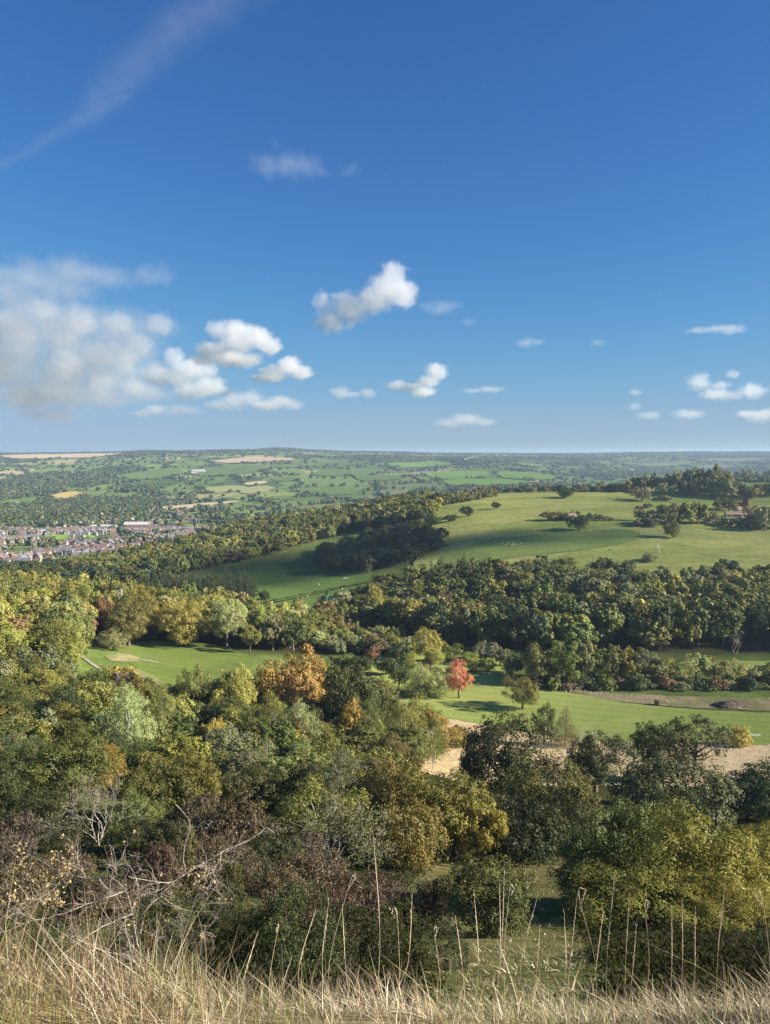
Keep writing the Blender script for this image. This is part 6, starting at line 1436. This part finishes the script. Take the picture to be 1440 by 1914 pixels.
def mast(px, top, d, label):
    x = bearing(px, 848) * d; z = gz(x, d); h = -tpy(top) * d - z; root = empty('radio_mast', (x, d, z)); tag(root, label, 'mast')
    g = Geo(); w = h * .05
    for sx, sy in ((-1, -1), (1, -1), (1, 1), (-1, 1)): g.tube([(sx * w, sy * w, -2), (sx * w * .3, sy * w * .3, h)], [1.3, .7], 4)
    for k in range(8):
        zz = h * k / 8; q = w * (1 - .7 * k / 8)
        for a, b in (((-q, -q), (q, -q)), ((q, -q), (q, q)), ((q, q), (-q, q)), ((-q, q), (-q, -q))): g.tube([(*a, zz), (*b, zz + h / 8)], [.5, .5], 3)
    link('lattice', g.mesh('lattice', M['steel']), root)
    g = Geo(); g.tube([(0, 0, h * .9), (0, 0, h * 1.12)], [.9, .4], 4); link('aerial', g.mesh('aerial', M['steel']), root)
mast(268, 838, 6400, 'lattice radio mast on the far left skyline'); mast(654, 846, 6900, 'small faint mast on the middle skyline')
# sheep
def sheep_mesh():
    g = Geo(); t = np.linspace(0, 1, 9); body = np.stack([(t - .5) * 1.05, t * 0, .62 + .05 * np.sin(t * 3.1)], -1)
    g.tube(body, .30 * np.sqrt(np.clip(1 - (2 * t - 1) ** 4, .02, 1)), 9)
    g.tube([(.42, 0, .72), (.58, 0, .88), (.68, 0, .93), (.80, 0, .84)], [.13, .12, .10, .05], 7)
    for sx in (-.33, .33):
        for sy in (-.14, .14): g.tube([(sx, sy, .5), (sx + .02, sy, .25), (sx, sy, 0)], [.075, .05, .04], 5)
    for s in (-1, 1): g.tube([(.62, s * .08, .96), (.60, s * .2, .97)], [.03, .01], 4)
    return g.mesh('sheep', M['wool'], True)
sm = sheep_mesh(); r_ = np.random.default_rng(2)
SHEEP = [(940, 1020), (946, 1022), (952, 1020), (957, 1022), (962, 1021), (968, 1022), (973, 1020), (949, 1018), (960, 1018), (1103, 995)]
SHEEP2 = [(647, 1083), (643, 1084), (650, 1085), (640, 1103), (503, 1130), (509, 1128), (560, 1139), (597, 1095), (530, 1078), (766, 1063), (682, 1100), (575, 1118)]
for i, (px, py) in enumerate(SHEEP + SHEEP2):
    x, d, z = at(px, py, 430, 1400); up = .5 if i >= len(SHEEP) else .9
    o = link('sheep', sm, None, (x, d, z + up)); o.rotation_euler = (0, 0, r_.uniform(0, 6.28)); o.scale = (1.05,) * 3
    tag(o, 'white sheep grazing on the open pasture' if i < len(SHEEP) else 'white sheep grazing in the side valley field', 'sheep', 'sheep on the pasture' if i < len(SHEEP) else 'sheep in the valley fields')
# posts of the dry strip, markers, rail, soil heap, goal posts
g = Geo(); g.tube([(0, 0, -.3), (0, 0, 1.2)], [.09, .08], 6); pm = g.mesh('fence_post', M['post'])
for i in range(22):
    px = 1048 + i * 9.5; py = 1293 + i * .95 + 2 * math.sin(i * 1.3); x, d, z = at(px, py, 240, 380)
    o = link('fence_post', pm, None, (x, d, z + .4)); o.rotation_euler = (r_.normal() * .06, r_.normal() * .06, 0); o.scale = (1, 1, r_.uniform(.8, 1.25)); tag(o, 'weathered post in the line along the dry strip by the fairway', 'post', 'posts along the dry strip')
g = Geo(); g.tube([(0, 0, -.2), (0, 0, .9), (0, 0, 1.0)], [.14, .14, .04], 8); mk = g.mesh('marker_post', M['paint'])
for px, py, lb in ((776, 1308, 'white tee marker left of the red maple shadow'), (1128, 1291, 'white stake, first of the four under the tree belt'), (1134, 1292, 'white stake, second of the four under the tree belt'), (1139, 1292, 'white stake, third of the four under the tree belt'), (1144, 1293, 'white stake, fourth of the four under the tree belt'), (618, 1202, 'pale marker at the far end of the scrub')):
    x, d, z = at(px, py, 200, 420); o = link('marker_post', mk, None, (x, d, z + .2)); o.scale = (.8, .8, .8); tag(o, lb, 'marker', 'white course markers')
def rail():
    x, d, z = at(1412, 1379, 180, 330); root = empty('low_rail', (x, d, z + .3)); tag(root, 'low pale wooden rail at the meadow corner of the fairway', 'rail')
    for s in (-1, 0, 1):
        g = Geo(); g.box((s * 1.5 - .08, -.08, -.3), (s * 1.5 + .08, .08, .9)); link('post', g.mesh('post', M['post']), root)
    for zz in (.35, .72):
        g = Geo(); g.box((-1.6, -.13, zz), (1.6, -.083, zz + .14)); link('bar', g.mesh('bar', M['paint']), root)
rail()
def heap():
    x, d, z = at(1366, 1322, 240, 380); r = np.random.default_rng(6); n, m = 26, 12; v = []
    for j in range(m):
        for i in range(n):
            a = i / n * 6.283; q = (1 - j / (m - 1)); rr = q * (1 + .18 * math.sin(a * 3 + 1) + r.normal() * .05)
            v.append((x + 7.2 * rr * math.cos(a), d + 3.6 * rr * math.sin(a), z + .3 + 2.2 * (1 - q ** 1.7) * (1 + .15 * math.sin(a * 2)) + r.normal() * .08))
    f = [(j * n + i, j * n + (i + 1) % n, (j + 1) * n + (i + 1) % n, (j + 1) * n + i) for j in range(m - 1) for i in range(n)]
    tag(link('soil_heap', np_mesh('soil_heap', v, np.array(f), M['soil'])), 'long dark heap of earth on the dry strip', 'heap')
heap()
for px, lb in ((283, 'white goal posts, left pair on the town playing field'), (318, 'white goal posts, middle pair by the town playing field'), (370, 'white goal posts, right pair on the town playing field')):
    x, d, z = at(px, 984, 1050, 2200); root = empty('goal_posts', (x, d, z), .4); tag(root, lb, 'goal posts', 'goal posts')
    for s in (-1, 1):
        g = Geo(); g.tube([(s * 2.8, 0, -.3), (s * 2.8, 0, 16)], [.3, .22], 5); link('post', g.mesh('post', M['paint']), root)
    g = Geo(); g.tube([(-2.8, 0, 3.2), (2.8, 0, 3.2)], [.2, .2], 5); link('crossbar', g.mesh('crossbar', M['paint']), root)
# the golfer on the fairway behind the round tree: one skinned figure, bent a little over the club
def golfer():
    x, d, z = at(905, 1285, 200, 420)
    J = {'pelvis': (0, 0, .92), 'chest': (0, -.08, 1.28), 'neck': (0, -.12, 1.46), 'head': (0, -.17, 1.60), 'crown': (0, -.17, 1.72), 'hl': (-.10, 0, .88), 'kl': (-.13, -.05, .48), 'al': (-.14, 0, .08), 'tl': (-.15, -.16, .04), 'hr': (.10, 0, .88), 'kr': (.13, -.05, .48), 'ar': (.14, 0, .08), 'tr': (.15, -.16, .04),
         'sl': (-.20, -.09, 1.38), 'el': (-.22, -.25, 1.14), 'wl': (-.06, -.42, .95), 'sr': (.20, -.09, 1.38), 'er': (.22, -.25, 1.14), 'wr': (.05, -.43, .97)}
    R = dict(pelvis=.15, chest=.16, neck=.065, head=.10, crown=.07, hl=.10, kl=.07, al=.05, tl=.045, hr=.10, kr=.07, ar=.05, tr=.045, sl=.075, el=.05, wl=.04, sr=.075, er=.05, wr=.04)
    E = [('pelvis', 'chest'), ('chest', 'neck'), ('neck', 'head'), ('head', 'crown'), ('pelvis', 'hl'), ('hl', 'kl'), ('kl', 'al'), ('al', 'tl'), ('pelvis', 'hr'), ('hr', 'kr'), ('kr', 'ar'), ('ar', 'tr'), ('chest', 'sl'), ('sl', 'el'), ('el', 'wl'), ('chest', 'sr'), ('sr', 'er'), ('er', 'wr')]
    ks = list(J); me = bpy.data.meshes.new('person'); me.from_pydata([J[k] for k in ks], [(ks.index(a), ks.index(b)) for a, b in E], [])
    me.materials.append(plain_mat('dark_clothes', (.03, .03, .04), (.06, .055, .06), 4, .9))
    root = empty('person', (x, d, z + .5), 1.1); o = link('body', me, root); md = o.modifiers.new('skin', 'SKIN'); sv = me.skin_vertices[0].data
    for i, k in enumerate(ks): sv[i].radius = (R[k],) * 2; sv[i].use_root = k == 'pelvis'
    s = o.modifiers.new('round', 'SUBSURF'); s.levels = s.render_levels = 1
    g = Geo(); g.tube([(0, -.43, .98), (.02, -.75, .12), (.02, -.82, .06), (.1, -.84, .05)], [.018, .014, .02, .03], 5); link('golf_club', g.mesh('golf_club', M['steel']), root)
    tag(root, 'person in dark clothes bending over a club on the fairway right of the red maple', 'person')
golfer()
# ------------------------------------------------------------------ the air of the valley
def build_haze():
    g = Geo(); g.box((-16500, -30, -200), (16500, 16000, 45))
    m, nt = new_mat('haze_air'); q = NT(nt)
    v = q.n('ShaderNodeVolumePrincipled'); v.inputs['Color'].default_value = (.50, .68, .95, 1); v.inputs['Density'].default_value = HAZE; v.inputs['Anisotropy'].default_value = .2
    o = q.n('ShaderNodeOutputMaterial'); q.l(v.outputs[0], o.inputs['Volume'])
    tag(link('haze', g.mesh('haze', m)), kind='stuff')
build_haze()
